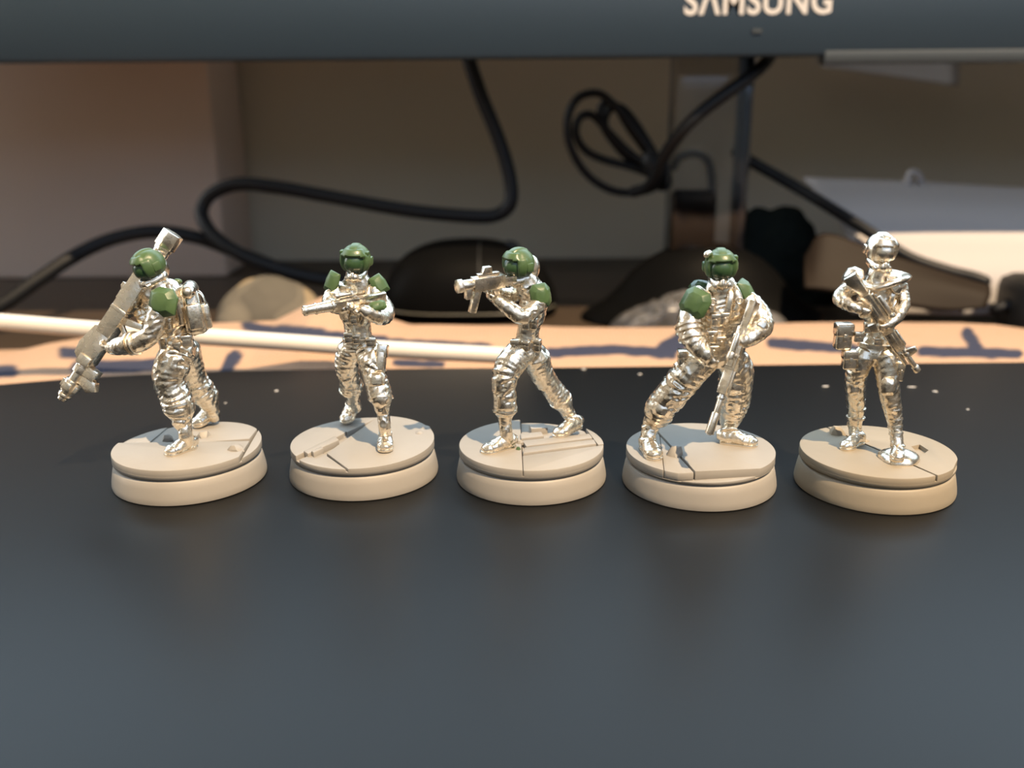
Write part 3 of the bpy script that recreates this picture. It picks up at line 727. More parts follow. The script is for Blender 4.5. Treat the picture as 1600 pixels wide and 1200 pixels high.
        mk = MB().tube([c + fr @ np.array([-0.35 * r, 0, -0.92 * r]), c + fr @ np.array([0.25 * r, 0, -1.02 * r]), c + fr @ np.array([0.82 * r, 0, -0.98 * r])], [(0.70 * r, 0.50 * r), (0.66 * r, 0.46 * r), (0.40 * r, 0.32 * r)], seg=20, side=fr[:, 1])
        mk.tube([c + fr @ np.array([0.9 * r, 0, -0.70 * r]), c + fr @ np.array([0.96 * r, 0, -0.98 * r]), c + fr @ np.array([0.85 * r, 0, -1.25 * r])], [0.14 * r, 0.16 * r, 0.12 * r], seg=12)
        fm = make('face_mask', mk, mask, s.root, smooth=50)
        for sg in (-1, 1):
            make('filter', MB().lathe([(0.10 * r, -0.2 * r), (0.17 * r, -0.16 * r), (0.17 * r, 0.10 * r), (0.12 * r, 0.14 * r)], np.array([fr[:, 1], fr[:, 2], fr[:, 0]]).T, c + fr @ np.array([0.74 * r, sg * 0.40 * r, -1.08 * r]), seg=16), mask, fm, smooth=40)
        return h
    # ---- weapons: x along the barrel, z up
    def weapon(s, name, muzzle, butt, up, parts, label=None):
        A, B = np.asarray(butt, float), np.asarray(muzzle, float); L = np.linalg.norm(B - A); fr = frame(B - A, up)
        root = None
        for pn, prims in parts:
            mb = MB()
            for q in prims:
                if q[0] == 'b':
                    (x0, x1), (y0, y1), (z0, z1) = q[1:4]
                    mb.box(A + fr @ np.array([(x0 + x1) / 2 * L, (y0 + y1) / 2, (z0 + z1) / 2]), ((x1 - x0) * L, y1 - y0, z1 - z0), fr)
                elif q[0] == 'c':
                    (x0, x1), r, (yy, zz) = q[1:4]; seg = q[4] if len(q) > 4 else 20
                    r0, r1 = (r, r) if np.isscalar(r) else r
                    mb.lathe([(r0, x0 * L), (r1, x1 * L)], np.array([fr[:, 1], fr[:, 2], fr[:, 0]]).T, A + fr @ np.array([0, yy, zz]), seg=seg)
                else:
                    poly, (y0, y1) = q[1:3]
                    mb.prism([(x * L, z) for x, z in poly], -y1, -y0, np.array([fr[:, 0], fr[:, 2], -fr[:, 1]]).T, A)
            o = make(pn, mb, 'metal_fine', root or s.root, bevel=0.07, smooth=35)
            if root is None: root = o; o.name = name
        if label: root['label'] = label
        return A, B, fr, L

# ------------------------------------------------------------------ bases
def disc_poly(r, n=120): return [(r * math.cos(2 * math.pi * i / n), r * math.sin(2 * math.pi * i / n)) for i in range(n)]
def clip(poly, a, b, keep):
    """Keep the side of line a-b on which the point keep lies."""
    a, b, keep = np.array(a), np.array(b), np.array(keep); n = np.array([-(b - a)[1], (b - a)[0]])
    if np.dot(keep - a, n) < 0: n = -n
    out = []
    for i in range(len(poly)):
        p, q = np.array(poly[i]), np.array(poly[(i + 1) % len(poly)]); dp, dq = np.dot(p - a, n), np.dot(q - a, n)
        if dp >= 0: out.append(tuple(p))
        if (dp < 0) != (dq < 0): out.append(tuple(p + (q - p) * dp / (dp - dq)))
    return out
def inset(poly, d):
    c = np.mean(np.array(poly), axis=0); out = []
    for p in poly:
        v = np.array(p) - c; n = np.linalg.norm(v); out.append(tuple(c + v * max(0, n - d) / n))
    return out
def base(fig, m, plates, holes=(), r_top=11.95, zd=6.45):
    """plates: (lines [(pixel a, pixel b, pixel inside)], top z, slope(x,y) or None, radius)."""
    cx, cy = fig.cx, fig.cy
    b = make('base', MB().lathe([(12.2, 0.0), (12.45, 0.12), (12.5, 0.45), (12.42, 1.2), (12.15, 2.6), (11.92, 3.55), (11.72, 3.8), (11.55, 3.85)], o=(cx, cy, 0), seg=96), m, fig.root, smooth=40)
    make('top_disc', MB().lathe([(11.3, 3.7), (11.45, 3.85), (11.75, 4.15), (11.98, 4.39), (11.98, zd + ZS), (11.7, zd + ZS + 0.01)], o=(cx, cy, 0), seg=96), m, b, smooth=60)
    loc = lambda q, z=TOPZ: (lambda g: (g.x - cx, g.y - cy))(gnd(q[0], q[1], z))
    for lines, zt, slope, rr in plates:
        zt += ZS
        poly = disc_poly(rr or r_top)
        for a, c_, k in lines: poly = clip(poly, loc(a), loc(c_), loc(k))
        poly = inset(poly, 0.04)
        cut = None
        for h in holes:
            cut = cut or MB(); hq = [loc(q) for q in h[0]]; cut.prism(hq, h[1] + ZS, 12, o=(cx, cy, 0))
        top = (lambda f: (lambda x, y: f(x, y) + ZS))(slope) if slope else None
        make('plate', MB().prism(poly, 4.42, zt, o=(cx, cy, 0), top=top), m, b, bevel=0.30, smooth=40, cut=cut)
    return b
def rock(fig, b, m, u, v, w, h, seed, z=7.5, d=None, name='rock'):
    z += ZS; g = gnd(u, v, z); rng = random.Random(seed); k = mmpp(g)
    bm = bmesh.new(); bmesh.ops.create_icosphere(bm, subdivisions=2, radius=1.0)
    V = []
    for q in bm.verts:
        n_ = 1 + 0.30 * noise.noise(q.co * 1.3 + Vector((seed, 0, 0)))
        f = q.co * n_; f = Vector((round(f.x * 2.6) / 2.6 * .5 + f.x * .5, round(f.y * 2.6) / 2.6 * .5 + f.y * .5, round(f.z * 2.2) / 2.2 * .5 + f.z * .5))
        V.append((g.x + f.x * w * k / 2, g.y + f.y * (d or w) * k / 2, z - 0.25 + max(-0.1, f.z) * h * k))
    F = [tuple(x.index for x in p.verts) for p in bm.faces]; bm.free()
    return make(name, MB().add(V, F), m, b, smooth=30)
def bar(fig, b, m, quad, z0, z1, name='plank', bevel=0.15):
    z0 += ZS; z1 += ZS
    q = [tuple(gnd(u, v, z1)[:2]) for u, v in quad]
    return make(name, MB().prism(q, z0, z1), m, b, bevel=bevel, smooth=40)

# ================================================================== 1: launcher carrier, striding
f = Fig('soldier_miniature', -54.3, 150.6, 'silver soldier miniature leaning forward with a long launcher pointed at the ground', 0.5, 3.0)
b = base(f, 'resin', [([((236, 691), (383, 689), (290, 730)), ((367, 724), (397, 679), (250, 715))], 7.55, None, 12.0),
                      ([((236, 690), (383, 688), (320, 665)), ((226, 690), (272, 652), (340, 665)), ((371, 712), (397, 679), (320, 680))], 7.45, lambda x, y: 7.2 + 0.06 * x, 11.9),
                      ([((236, 690), (383, 688), (320, 665)), ((228, 691), (274, 653), (215, 680))], 7.0, None, 11.9),
                      ([((369, 725), (399, 680), (405, 712))], 7.6, lambda x, y: 7.1 + 0.05 * y + 0.02 * x, 12.0)])
rock(f, b, 'resin', 368, 702, 27, 12, 2); rock(f, b, 'resin', 318, 680, 20, 10, 5); rock(f, b, 'resin', 262, 685, 18, 10, 9)
Fw = unit((-0.88, -0.45, -0.12)); Rt = np.cross(Fw, (0, 0, 1.0))
f.limb([(284, 548, 1, (25, 23)), (276, 528, 0.6, (22, 20)), (268, 508, 0.2, (24, 21)), (270, 482, -0.2, (31, 27)), (262, 460, -0.3, (30, 22)), (250, 446, -0.6, (19, 17)), (241, 432, -1, (15, 15))], fold=(0.10, 0.8), seed=1, side=(0.45, 0.88, 0))
f.limb([(284, 545, -0.6, 23), (270, 565, -1.8, 26), (264, 590, -3.0, 25), (268, 606, -3.6, 23), (277, 626, -4.4, 24), (281, 640, -5, 23), (283, 652, -5.4, 17), (286, 664, -5.8, 13)], fold=(0.20, 0.55), seed=2)
f.limb([(289, 545, 2.6, 22), (295, 570, 4.2, 22), (301, 592, 5.8, 21), (313, 610, 7.0, 21), (322, 622, 7.8, 19), (329, 634, 8.4, 13), (331, 640, 8.6, 10)], fold=(0.19, 0.55), seed=3)
f.limb([(255, 468, -3.2, 17), (246, 495, -4.4, 16), (236, 522, -5.0, 15), (215, 535, -5.0, 15), (188, 541, -4.0, 14), (174, 544, -3.2, 10)], fold=(0.12, 0.75), seed=4)
f.limb([(238, 458, 2.6, 15), (228, 478, 3.6, 13), (232, 494, 2.2, 11), (222, 499, 1.0, 9)], fold=(0.15, 0.9), seed=5)
f.hand(f.p(174, 544, -3.2), (-0.95, 0.25, 0.02), (0.1, 0.5, 0.8), 1.05, thumb=-1)
f.hand(f.p(226, 498, 1.2), (-0.75, -0.1, 0.5), (-0.3, 0.6, 0.3), 1.0)
f.finish(0.06, seed=1)
zg = 5.9
f.boot(f.p(287, 660, -5.6), f.p(290, 678, -6.2), gnd(304, 699, zg), gnd(259, 713, zg), zg, w=1.15, hgt=1.05, shaft=1.15)
hl, tl = gnd(338, 657, 5.75), gnd(303, 668, 5.75); hl.z += 1.0
f.boot(f.p(331, 640, 8.9), f.p(334, 650, 9.2), hl, tl, 5.75, w=1.15, hgt=1.0, shaft=1.15)
h = f.helmet(f.p(232, 414, -1.2), (-0.74, -0.62, -0.34), (-0.25, -0.1, 1), 2.5, style=1)
make('head_back', MB().ell(f.p(247, 420, 0.3), (1.7, 1.8, 2.2), nu=24, nv=16), 'metal', h, smooth=True)
f.pad(f.p(252, 472, -5.2), (-0.22, -0.95, 0.25), (0.1, 0, 1), 4.9, 4.7, 0.6, 0.5, shape=1)
f.pad(f.p(228, 452, 3.0), (-0.75, 0.5, 0.35), (0.1, 0, 1), 3.6, 3.4, 0.5, 0.5, 'dark_green')
# backpack
bf = frame((0.93, 0.30, 0.10), (-0.28, 0, 1)); bc = f.p(302, 484, 0.4)
bp = make('backpack', MB().box(bc, (3.4, 5.4, 7.6), bf, taper=(0.8, 0.9)), 'metal', f.root, bevel=0.9, smooth=50)
make('bedroll', MB().tube([bc + bf @ np.array([-0.2, -2.9, 3.2]), bc + bf @ np.array([0.3, 0, 3.5]), bc + bf @ np.array([-0.2, 2.9, 3.2])], [1.1, 1.25, 1.1], seg=18, fold=(0.06, 0.8)), 'metal', bp, smooth=True)
make('side_pocket', MB().box(bc + bf @ np.array([0.1, -2.9, -0.8]), (2.3, 1.0, 4.2), bf), 'metal', bp, bevel=0.4, smooth=50)
make('rear_pocket', MB().box(bc + bf @ np.array([1.9, 0, -1.2]), (1.1, 3.8, 4.0), bf), 'metal', bp, bevel=0.4, smooth=50)
for y in (-1.5, 1.5):
    make('strap', MB().tube([bc + bf @ np.array([-1.2, y, 3.4]), bc + bf @ np.array([1.5, y, 2.6]), bc + bf @ np.array([2.1, y, 0]), bc + bf @ np.array([1.8, y, -3.0]), bc + bf @ np.array([-0.6, y, -3.9])], [(0.3, 0.14)] * 5, seg=8, side=bf[:, 1]), 'metal_fine', bp, smooth=50)
make('putty_blob', MB().ell(f.p(277, 440, 1.0), (0.8, 0.6, 0.5)), 'green', bp, smooth=True)
# belt, pouches, forearm straps
f.band('belt', f.p(277, 530, 0.6), f.p(268, 508, 0.2) - f.p(284, 548, 1), (0.45, 0.88, 0), 2.35, 2.2, 0.8, 0.22)
f.pouch(f.p(258, 540, -2.4), frame((-0.4, -0.9, 0), (0, 0, 1)) @ np.array([[0, -1, 0], [1, 0, 0], [0, 0, 1]]).T, (1.7, 1.3, 2.6))
f.pouch(f.p(292, 533, -2.0), frame((0.3, -0.95, 0), (0, 0, 1)) @ np.array([[0, -1, 0], [1, 0, 0], [0, 0, 1]]).T, (1.8, 1.2, 1.9))
f.pouch(f.p(277, 543, -2.9), frame((-0.1, -1, 0), (0, 0, 1)) @ np.array([[0, -1, 0], [1, 0, 0], [0, 0, 1]]).T, (1.3, 0.9, 1.7))
for (u, v, d, r) in ((205, 537, -4.7, 1.75), (212, 536, -4.9, 1.75)):
    f.band('sleeve_band', f.p(u, v, d), f.p(188, 541, -4.0) - f.p(215, 535, -5), (0, 1, 0.1), r, r, 0.4, 0.14)
f.band('knee_strap', f.p(279, 632, -4.7), f.p(281, 640, -5) - f.p(277, 626, -4.4), (1, 0, 0), 2.5, 2.5, 0.5, 0.16)
for u, v, d, sz in ((248, 500, -3.4, (1.5, 1.1, 2.0)), (262, 506, -3.6, (1.5, 1.0, 1.8))):
    f.pouch(f.p(u, v, d), frame((0.95, -0.3, 0), (0.2, 0, 1)), sz)
f.piece('strap', MB().tube([f.p(*q) for q in ((262, 444, -2.6), (270, 462, -3.4), (280, 486, -3.2), (284, 508, -2.6))], [(0.42, 0.16)] * 4, seg=10, side=(1, 0, 0)), bevel=None, smooth=50)
# launcher
A, B, fr, L = f.weapon('launcher', f.p(98, 622, -3.0), f.p(267, 369, 3.6), (-0.78, 0.22, 0.53), [
    ('launcher', [('b', (0.17, 0.60), (-1.35, 1.35), (-1.45, 1.15)), ('b', (0.20, 0.58), (-0.9, 0.9), (1.1, 1.5)), ('b', (0.44, 0.46), (-1.5, 1.5), (-1.6, 1.3))]),
    ('tail_tube', [('c', (0.045, 0.20), 0.95, (0, -0.1)), ('c', (0.085, 0.115), 1.3, (0, -0.1)), ('c', (0.13, 0.14), 1.12, (0, -0.1))]),
    ('tail_cap', [('c', (-0.02, 0.065), 1.75, (0, -0.1), 6), ('c', (0.06, 0.085), 1.45, (0, -0.1), 6)]),
    ('receiver', [('b', (0.59, 0.77), (-1.2, 1.2), (-1.3, 1.2)), ('p', [(0.57, 1.0), (0.585, 1.9), (0.70, 2.6), (0.76, 2.3), (0.78, 1.3), (0.78, 0.8), (0.57, 0.8)], (-0.95, 0.95)), ('b', (0.74, 0.79), (-1.45, 1.45), (-1.0, 1.1))]),
    ('sight', [('p', [(0.325, 1.4), (0.325, 2.2), (0.345, 2.2), (0.36, 1.8), (0.41, 1.8), (0.42, 1.4)], (-0.6, 0.6))]),
    ('grip', [('p', [(0.47, -1.3), (0.445, -4.4), (0.475, -4.6), (0.51, -1.3)], (-0.5, 0.5)), ('p', [(0.50, -1.35), (0.54, -3.4), (0.56, -3.3), (0.53, -1.35)], (-0.3, 0.3))]),
    ('barrel', [('c', (0.78, 0.99), 1.02, (0, 0)), ('c', (0.80, 0.84), 1.35, (0, 0), 8), ('c', (0.985, 1.01), 0.75, (0, 0))]),
    ('muzzle_brake', [('c', (0.89, 0.955), 1.3, (0, 0), 16), ('b', (0.905, 0.945), (-1.5, 1.5), (-0.7, 0.7)), ('b', (0.905, 0.945), (-0.7, 0.7), (-1.5, 1.5)), ('c', (0.97, 0.985), 1.12, (0, 0))]),
    ('front_grip', [('b', (0.78, 0.835), (-1.0, 1.0), (-2.9, -0.9)), ('p', [(0.84, -0.9), (0.83, -3.4), (0.87, -4.2), (0.90, -3.0), (0.88, -0.9)], (-0.7, 0.7))]),
    ('selector_knob', [('c', (0.79, 0.82), 0.5, (-1.75, 0.0))]),
])

# ================================================================== 2: rifle levelled across the body, walking towards the viewer
f = Fig('soldier_miniature', -25.2, 151.9, 'silver soldier miniature walking towards the viewer aiming a thick-barrelled gun sideways', 1.0)
b = base(f, 'resin', [([((510, 705), (557, 738), (600, 690)), ((510, 705), (600, 646), (590, 720))], 7.5, lambda x, y: 7.15 + 0.025 * y + 0.015 * x + 0.2, 12.0),
                      ([((509, 706), (556, 739), (490, 735)), ((470, 712), (530, 684), (490, 735))], 7.0, None, 12.0),
                      ([((510, 704), (600, 645), (490, 690)), ((466, 709), (526, 681), (500, 680))], 7.3, None, 12.0)],
         holes=[([(526, 684), (541, 672), (548, 679), (535, 690)], 6.6)])
bar(f, b, 'resin', [(474, 704), (481, 709), (530, 687), (523, 681)], 6.2, 7.55)
bar(f, b, 'resin', [(486, 704), (490, 707), (506, 700), (501, 697)], 6.2, 7.85, 'rubble')
rock(f, b, 'resin', 655, 676, 14, 5, 3, z=7.6); rock(f, b, 'resin', 664, 668, 18, 5, 8, z=7.6)
f.limb([(561, 545, 0, (27, 19)), (560, 528, 0, (22, 18)), (558, 508, 0, (21, 17)), (556, 480, -0.5, (27, 20)), (556, 458, -0.8, (30, 19)), (558, 445, -0.8, (25, 19)), (558, 430, -1, (17, 16))], fold=(0.10, 0.8), seed=11, side=(1, 0, 0))
f.limb([(549, 546, 0.5, 20), (543, 562, 1.2, 19), (543, 580, 2.2, 17), (547, 594, 3.4, 16), (549, 607, 4.6, 18), (550, 616, 5.2, 12), (551, 628, 6.4, 10)], fold=(0.18, 0.62), seed=12)
f.limb([(575, 546, -0.6, 20), (581, 566, -2.2, 20), (585, 586, -3.8, 18), (590, 604, -5.2, 18), (595, 622, -6.6, 18), (597, 634, -7.2, 13), (599, 646, -7.8, 10)], fold=(0.18, 0.62), seed=13)
f.limb([(530, 452, -0.5, 14), (519, 464, -1.8, 13), (516, 473, -3.2, 12), (527, 480, -5.0, 11), (538, 482, -6.0, 8)], fold=(0.13, 0.9), seed=14)
f.limb([(582, 452, -0.8, 14), (593, 468, -1.4, 14), (602, 488, -2.4, 15), (594, 495, -4.4, 13), (576, 488, -5.6, 11), (566, 484, -6.0, 8)], fold=(0.13, 0.85), seed=15)
f.hand(f.p(535, 482, -5.4), (0.8, -0.4, 0.1), (0, -0.6, 0.7), 1.0)
f.hand(f.p(568, 486, -5.6), (-0.9, -0.3, 0.15), (0, -0.5, 0.8), 1.0, thumb=-1)
f.finish(0.055, seed=2)
zg = 5.85
f.boot(f.p(599, 645, -7.6), f.p(601, 668, -8.6), gnd(603, 688, zg), gnd(602, 707, zg), zg, w=1.15, hgt=1.05, shaft=1.0)
hl, tl = gnd(556, 650, zg), gnd(538, 663, zg); hl.z += 1.4
f.boot(f.p(551, 622, 6.0), f.p(556, 636, 7.0), hl, tl, zg, w=1.05, hgt=1.0, shaft=1.0)
f.helmet(f.p(556, 405, -1.4), (-0.12, -0.98, -0.12), (0.05, 0, 1), 2.45)
f.pad(f.p(518, 440, -1.6), (-0.50, -0.82, 0.3), (0.35, 0, 1), 2.7, 3.3, 0.5, 0.4, crease=0.15, shape=2)
f.pad(f.p(593, 444, -1.2), (0.50, -0.78, 0.4), (-0.5, 0, 1), 2.8, 3.2, 0.5, 0.4, crease=0.15, shape=2)
f.pad(f.p(590, 478, -5.2), (0.25, -0.9, 0.5), (-0.2, 0, 1), 2.8, 1.7, 0.45, 0.4, crease=0.2, name='forearm_plate')
f.band('belt', f.p(560, 530, 0), (0, 0, 1), (1, 0, 0), 2.4, 2.0, 0.8, 0.22)
ff = np.eye(3)
for u, v, d, sz in ((541, 497, -2.9, (1.1, 0.9, 1.5)), (553, 499, -3.1, (1.1, 0.9, 1.5)), (545, 528, -2.3, (1.4, 1.0, 1.7)), (557, 530, -2.4, (1.2, 1.0, 1.5))):
    f.pouch(f.p(u, v, d), ff, sz)
f.pouch(f.p(596, 560, -2.6), frame((0, 0.95, -0.25), (0.15, 0.2, 1)) @ np.array([[0, -1, 0], [1, 0, 0], [0, 0, 1]]), (1.6, 2.6, 4.2), name='holster')
f.pouch(f.p(580, 535, -2.2), ff, (1.6, 1.0, 1.4))
for sgn, pts in ((1, [(538, 447, -1.6), (544, 462, -3.0), (550, 485, -3.0), (556, 505, -2.4)]), (2, [(576, 447, -1.8), (574, 465, -3.0), (570, 488, -2.9), (564, 508, -2.2)])):
    f.piece('strap', MB().tube([f.p(*q) for q in pts], [(0.42, 0.16)] * 4, seg=10, side=(1, 0, 0)), bevel=None, smooth=50)
f.band('knee_strap', f.p(595, 622, -6.6), (0.1, -0.5, -1), (1, 0, 0), 1.95, 1.95, 0.4, 0.15)
f.band('knee_strap', f.p(549, 607, 4.6), (0.1, 0.5, -1), (1, 0, 0), 1.95, 1.95, 0.4, 0.15)
f.pad(f.p(588, 594, -6.2), (0.05, -1, 0.25), (0, 0, 1), 2.8, 2.6, 0.4, 0.5, 'metal_fine', name='knee_pad')
f.weapon('carbine', f.p(474, 486, -9.0), f.p(602, 462, -2.6), (0.1, -0.25, 1), [
    ('carbine', [('b', (0.34, 0.68), (-0.75, 0.75), (-1.0, 0.75)), ('b', (0.40, 0.62), (-0.35, 0.35), (0.7, 1.15))]),
    ('stock', [('p', [(0, 0.7), (0, -1.5), (0.05, -1.6), (0.20, -0.6), (0.36, -0.6), (0.36, 0.6)], (-0.5, 0.5))]),
    ('barrel_shroud', [('c', (0.62, 0.97), (0.95, 0.72), (0, 0)), ('c', (0.64, 0.67), 1.12, (0, 0)), ('c', (0.84, 0.865), 0.92, (0, 0))]),
    ('muzzle', [('c', (0.955, 1.0), 0.82, (0, 0)), ('c', (0.99, 1.012), 0.5, (0, 0))]),
    ('scope', [('c', (0.42, 0.60), 0.42, (0, 1.45)), ('c', (0.57, 0.62), 0.58, (0, 1.45))]),
    ('magazine', [('p', [(0.50, -0.9), (0.48, -2.7), (0.56, -2.7), (0.60, -0.9)], (-0.42, 0.42))]),
    ('grip', [('p', [(0.37, -0.9), (0.33, -2.4), (0.39, -2.5), (0.44, -0.9)], (-0.4, 0.4))]),
])

# ================================================================== 3: aiming a compact gun, long stride
f = Fig('soldier_miniature', 3.1, 149.6, 'silver soldier miniature in a wide stride aiming a short gun with both hands', 0.5)
b = base(f, 'resin', [([((812, 640), (820, 790), (760, 700))], 7.5, None, 12.0),
                      ([((812, 640), (820, 790), (900, 700)), ((815, 711), (936, 695), (880, 735))], 7.45, None, 12.0),
                      ([((812, 640), (820, 790), (900, 700)), ((815, 710), (936, 694), (880, 670)), ((917, 672), (938, 700), (860, 690))], 6.9, None, 11.9),
                      ([((918, 672), (939, 700), (945, 680)), ((815, 710), (936, 694), (930, 670))], 7.4, None, 12.0)])
bar(f, b, 'resin', [(817, 708), (932, 693), (928, 686), (819, 699)], 6.2, 7.75)
bar(f, b, 'resin', [(822, 697), (926, 684), (921, 677), (816, 688)], 6.2, 7.65)
bar(f, b, 'resin', [(814, 685), (850, 681), (846, 674), (813, 677)], 6.2, 7.9)
bar(f, b, 'resin', [(830, 670), (856, 668), (850, 661), (826, 663)], 6.2, 8.0)
rock(f, b, 'resin', 812, 692, 12, 8, 4)
rk = rock(f, b, 'green', 810, 702, 9, 7, 6, name='putty_crumb')
f.limb([(823, 552, 0, (25, 21)), (824, 532, 0, (21, 18)), (826, 512, 0, (20, 17)), (832, 484, 0, (26, 22)), (834, 462, 0, (26, 20)), (825, 446, -0.4, (23, 19)), (816, 432, -0.8, (17, 16))], fold=(0.10, 0.8), seed=21, side=(0.4, 0.9, 0))
f.limb([(812, 552, -0.8, 22), (798, 570, -2.4, 22), (789, 590, -4.0, 20), (788, 612, -5.0, 18), (789, 630, -5.6, 18), (789, 644, -6.0, 17), (789, 652, -6.4, 11), (789, 664, -6.8, 9)], fold=(0.18, 0.62), seed=22)
f.limb([(835, 555, 1.0, 22), (844, 578, 2.2, 19), (856, 598, 3.2, 17), (868, 614, 4.0, 17), (877, 626, 4.6, 17), (883, 636, 5.0, 12), (890, 650, 5.6, 10)], fold=(0.18, 0.62), seed=23)
f.limb([(848, 462, -2.6, 15), (836, 480, -4.2, 14), (816, 494, -5.6, 13), (796, 482, -5.6, 12), (776, 468, -5.0, 9)], fold=(0.13, 0.85), seed=24)
f.limb([(815, 456, 2.4, 13), (797, 462, 1.8, 12), (780, 458, 0.0, 10), (768, 452, -1.8, 8)], fold=(0.13, 0.85), seed=25)
f.hand(f.p(776, 468, -5.0), (-0.9, 0.2, 0.35), (0, 0.7, 0.6), 1.0, thumb=-1)
f.hand(f.p(768, 453, -1.8), (-0.85, -0.5, 0.1), (0, -0.6, 0.7), 1.0)
f.finish(0.055, seed=3)
zg = 5.85
f.boot(f.p(789, 660, -6.6), f.p(791, 676, -7.0), gnd(802, 697, zg), gnd(753, 709, zg), zg, w=1.15, hgt=1.05, shaft=1.05)
hl, tl = gnd(906, 672, zg), gnd(866, 684, zg); hl.z += 0.7
f.boot(f.p(889, 646, 5.4), f.p(895, 658, 5.8), hl, tl, zg, w=1.1, hgt=1.0, shaft=1.05)
h = f.helmet(f.p(810, 412, -1.2), (-0.78, -0.60, -0.05), (0.08, 0, 1), 2.5, style=1)
make('head_back', MB().ell(f.p(828, 418, 0.4), (1.6, 1.8, 2.1), nu=24, nv=16), 'metal', h, smooth=True)
f.pad(f.p(846, 462, -4.2), (0.35, -0.9, 0.2), (-0.1, 0, 1), 3.4, 3.8, 0.5, 0.5, shape=0)
f.pad(f.p(812, 450, 3.6), (-0.4, 0.85, 0.4), (0.1, 0, 1), 3.2, 3.4, 0.5, 0.5, shape=0)
f.band('belt', f.p(824, 534, 0), (0, 0, 1), (0.4, 0.9, 0), 2.2, 2.0, 0.8, 0.22)
pf = frame((0.9, -0.4, 0), (0, 0, 1))
f.pouch(f.p(806, 540, -1.8), pf, (1.5, 1.1, 1.9)); f.pouch(f.p(838, 540, -1.6), pf, (1.6, 1.1, 2.0)); f.pouch(f.p(822, 541, -2.4), pf, (1.2, 0.9, 1.6))
f.band('knee_strap', f.p(789, 642, -5.9), (0, -0.2, -1), (1, 0, 0), 1.9, 1.9, 0.4, 0.15)
f.band('knee_strap', f.p(876, 625, 4.5), (0.5, 0.3, -1), (0.8, 0, 0.5), 1.85, 1.85, 0.4, 0.15)
f.piece('strap', MB().tube([f.p(*q) for q in ((842, 447, -1.5), (838, 460, -3.2), (828, 485, -3.4), (822, 508, -2.6))], [(0.42, 0.16)] * 4, seg=10, side=(1, 0, 0)), bevel=None, smooth=50)
for u, v, d in ((822, 506, -2.8), (834, 506, -2.4)): f.pouch(f.p(u, v, d), pf, (1.3, 1.0, 1.8))
f.weapon('submachine_gun', f.p(714, 448, -7.5), f.p(806, 434, -2.6), (0.05, -0.1, 1), [
    ('submachine_gun', [('b', (0.22, 0.74), (-0.85, 0.85), (-1.1, 1.0)), ('b', (0.30, 0.66), (-0.4, 0.4), (0.95, 1.5)), ('p', [(0.42, 1.4), (0.44, 2.5), (0.56, 2.5), (0.60, 1.4)], (-0.45, 0.45))]),
    ('stock', [('p', [(0, 0.4), (0, -1.6), (0.04, -1.6), (0.12, -0.6), (0.24, -0.5), (0.24, 0.4)], (-0.4, 0.4))]),
    ('barrel', [('c', (0.72, 0.94), 0.85, (0, 0)), ('c', (0.92, 1.0), 1.1, (0, 0), 8)]),
    ('magazine', [('p', [(0.60, -1.0), (0.70, -4.6), (0.80, -4.4), (0.72, -1.0)], (-0.48, 0.48))]),
    ('grip', [('p', [(0.32, -1.0), (0.27, -2.6), (0.35, -2.7), (0.42, -1.0)], (-0.4, 0.4))]),
    ('front_grip', [('b', (0.76, 0.86), (-0.5, 0.5), (-2.2, -0.7))]),
])

# ================================================================== 4: stocky, rifle pointing down
f = Fig('soldier_miniature', 30.6, 146.8, 'broad silver soldier miniature with green shoulder plates holding a rifle pointing down', -2.0)
b = base(f, 'resin', [([((1029, 675), (1083, 733), (1130, 690)), ((1031, 739), (1216, 731), (1120, 690))], 7.5, None, 12.0),
                      ([((1028, 676), (1082, 734), (1000, 720)), ((1038, 740), (1044, 790), (1000, 720))], 7.45, None, 12.0), ([((1028, 676), (1082, 734), (1000, 720)), ((1031, 740), (1216, 732), (1060, 700)), ((1038, 740), (1044, 790), (1060, 740))], 7.45, None, 12.0),
                      ([((1031, 741), (1216, 733), (1120, 775)), ((1039, 740), (1045, 790), (1120, 775))], 6.3, lambda x, y: 6.35 + 0.02 * x, 12.0)], zd=6.05)
rock(f, b, 'resin', 1055, 710, 27, 17, 11, z=7.45)
f.limb([(1122, 556, 0, (31, 24)), (1118, 536, -0.2, (29, 23)), (1118, 515, -0.4, (30, 24)), (1126, 488, -0.6, (36, 26)), (1128, 466, -0.6, (36, 23)), (1127, 450, -0.8, (27, 20)), (1126, 436, -1, (18, 17))], fold=(0.10, 0.7), seed=31, side=(1, 0, 0))
f.limb([(1100, 558, -0.6, 26), (1080, 580, -1.8, 26), (1058, 606, -2.8, 25), (1034, 634, -3.8, 23), (1028, 648, -4.2, 22), (1020, 660, -4.4, 15), (1015, 672, -4.6, 13)], fold=(0.20, 0.55), seed=32)
f.limb([(1142, 558, 0, 26), (1150, 584, -0.6, 26), (1148, 612, -0.8, 25), (1146, 632, -0.8, 22), (1142, 646, -0.6, 19), (1140, 660, -0.5, 15)], fold=(0.19, 0.55), seed=33)
f.limb([(1088, 470, -1.5, 19), (1078, 494, -2.8, 18), (1078, 520, -4.2, 18), (1090, 540, -5.6, 16), (1104, 556, -6.6, 12)], fold=(0.12, 0.75), seed=34)
f.limb([(1166, 468, -1.0, 17), (1184, 488, -2.0, 17), (1192, 508, -3.4, 17), (1176, 524, -5.6, 15), (1160, 534, -6.8, 11)], fold=(0.12, 0.75), seed=35)
f.hand(f.p(1104, 556, -6.6), (0.6, -0.25, -0.75), (0.4, 0.6, 0), 1.1)
f.hand(f.p(1162, 533, -6.6), (-0.8, -0.3, -0.4), (-0.2, 0.7, 0.2), 1.1, thumb=-1)
f.finish(0.06, seed=4)
zg = 5.85
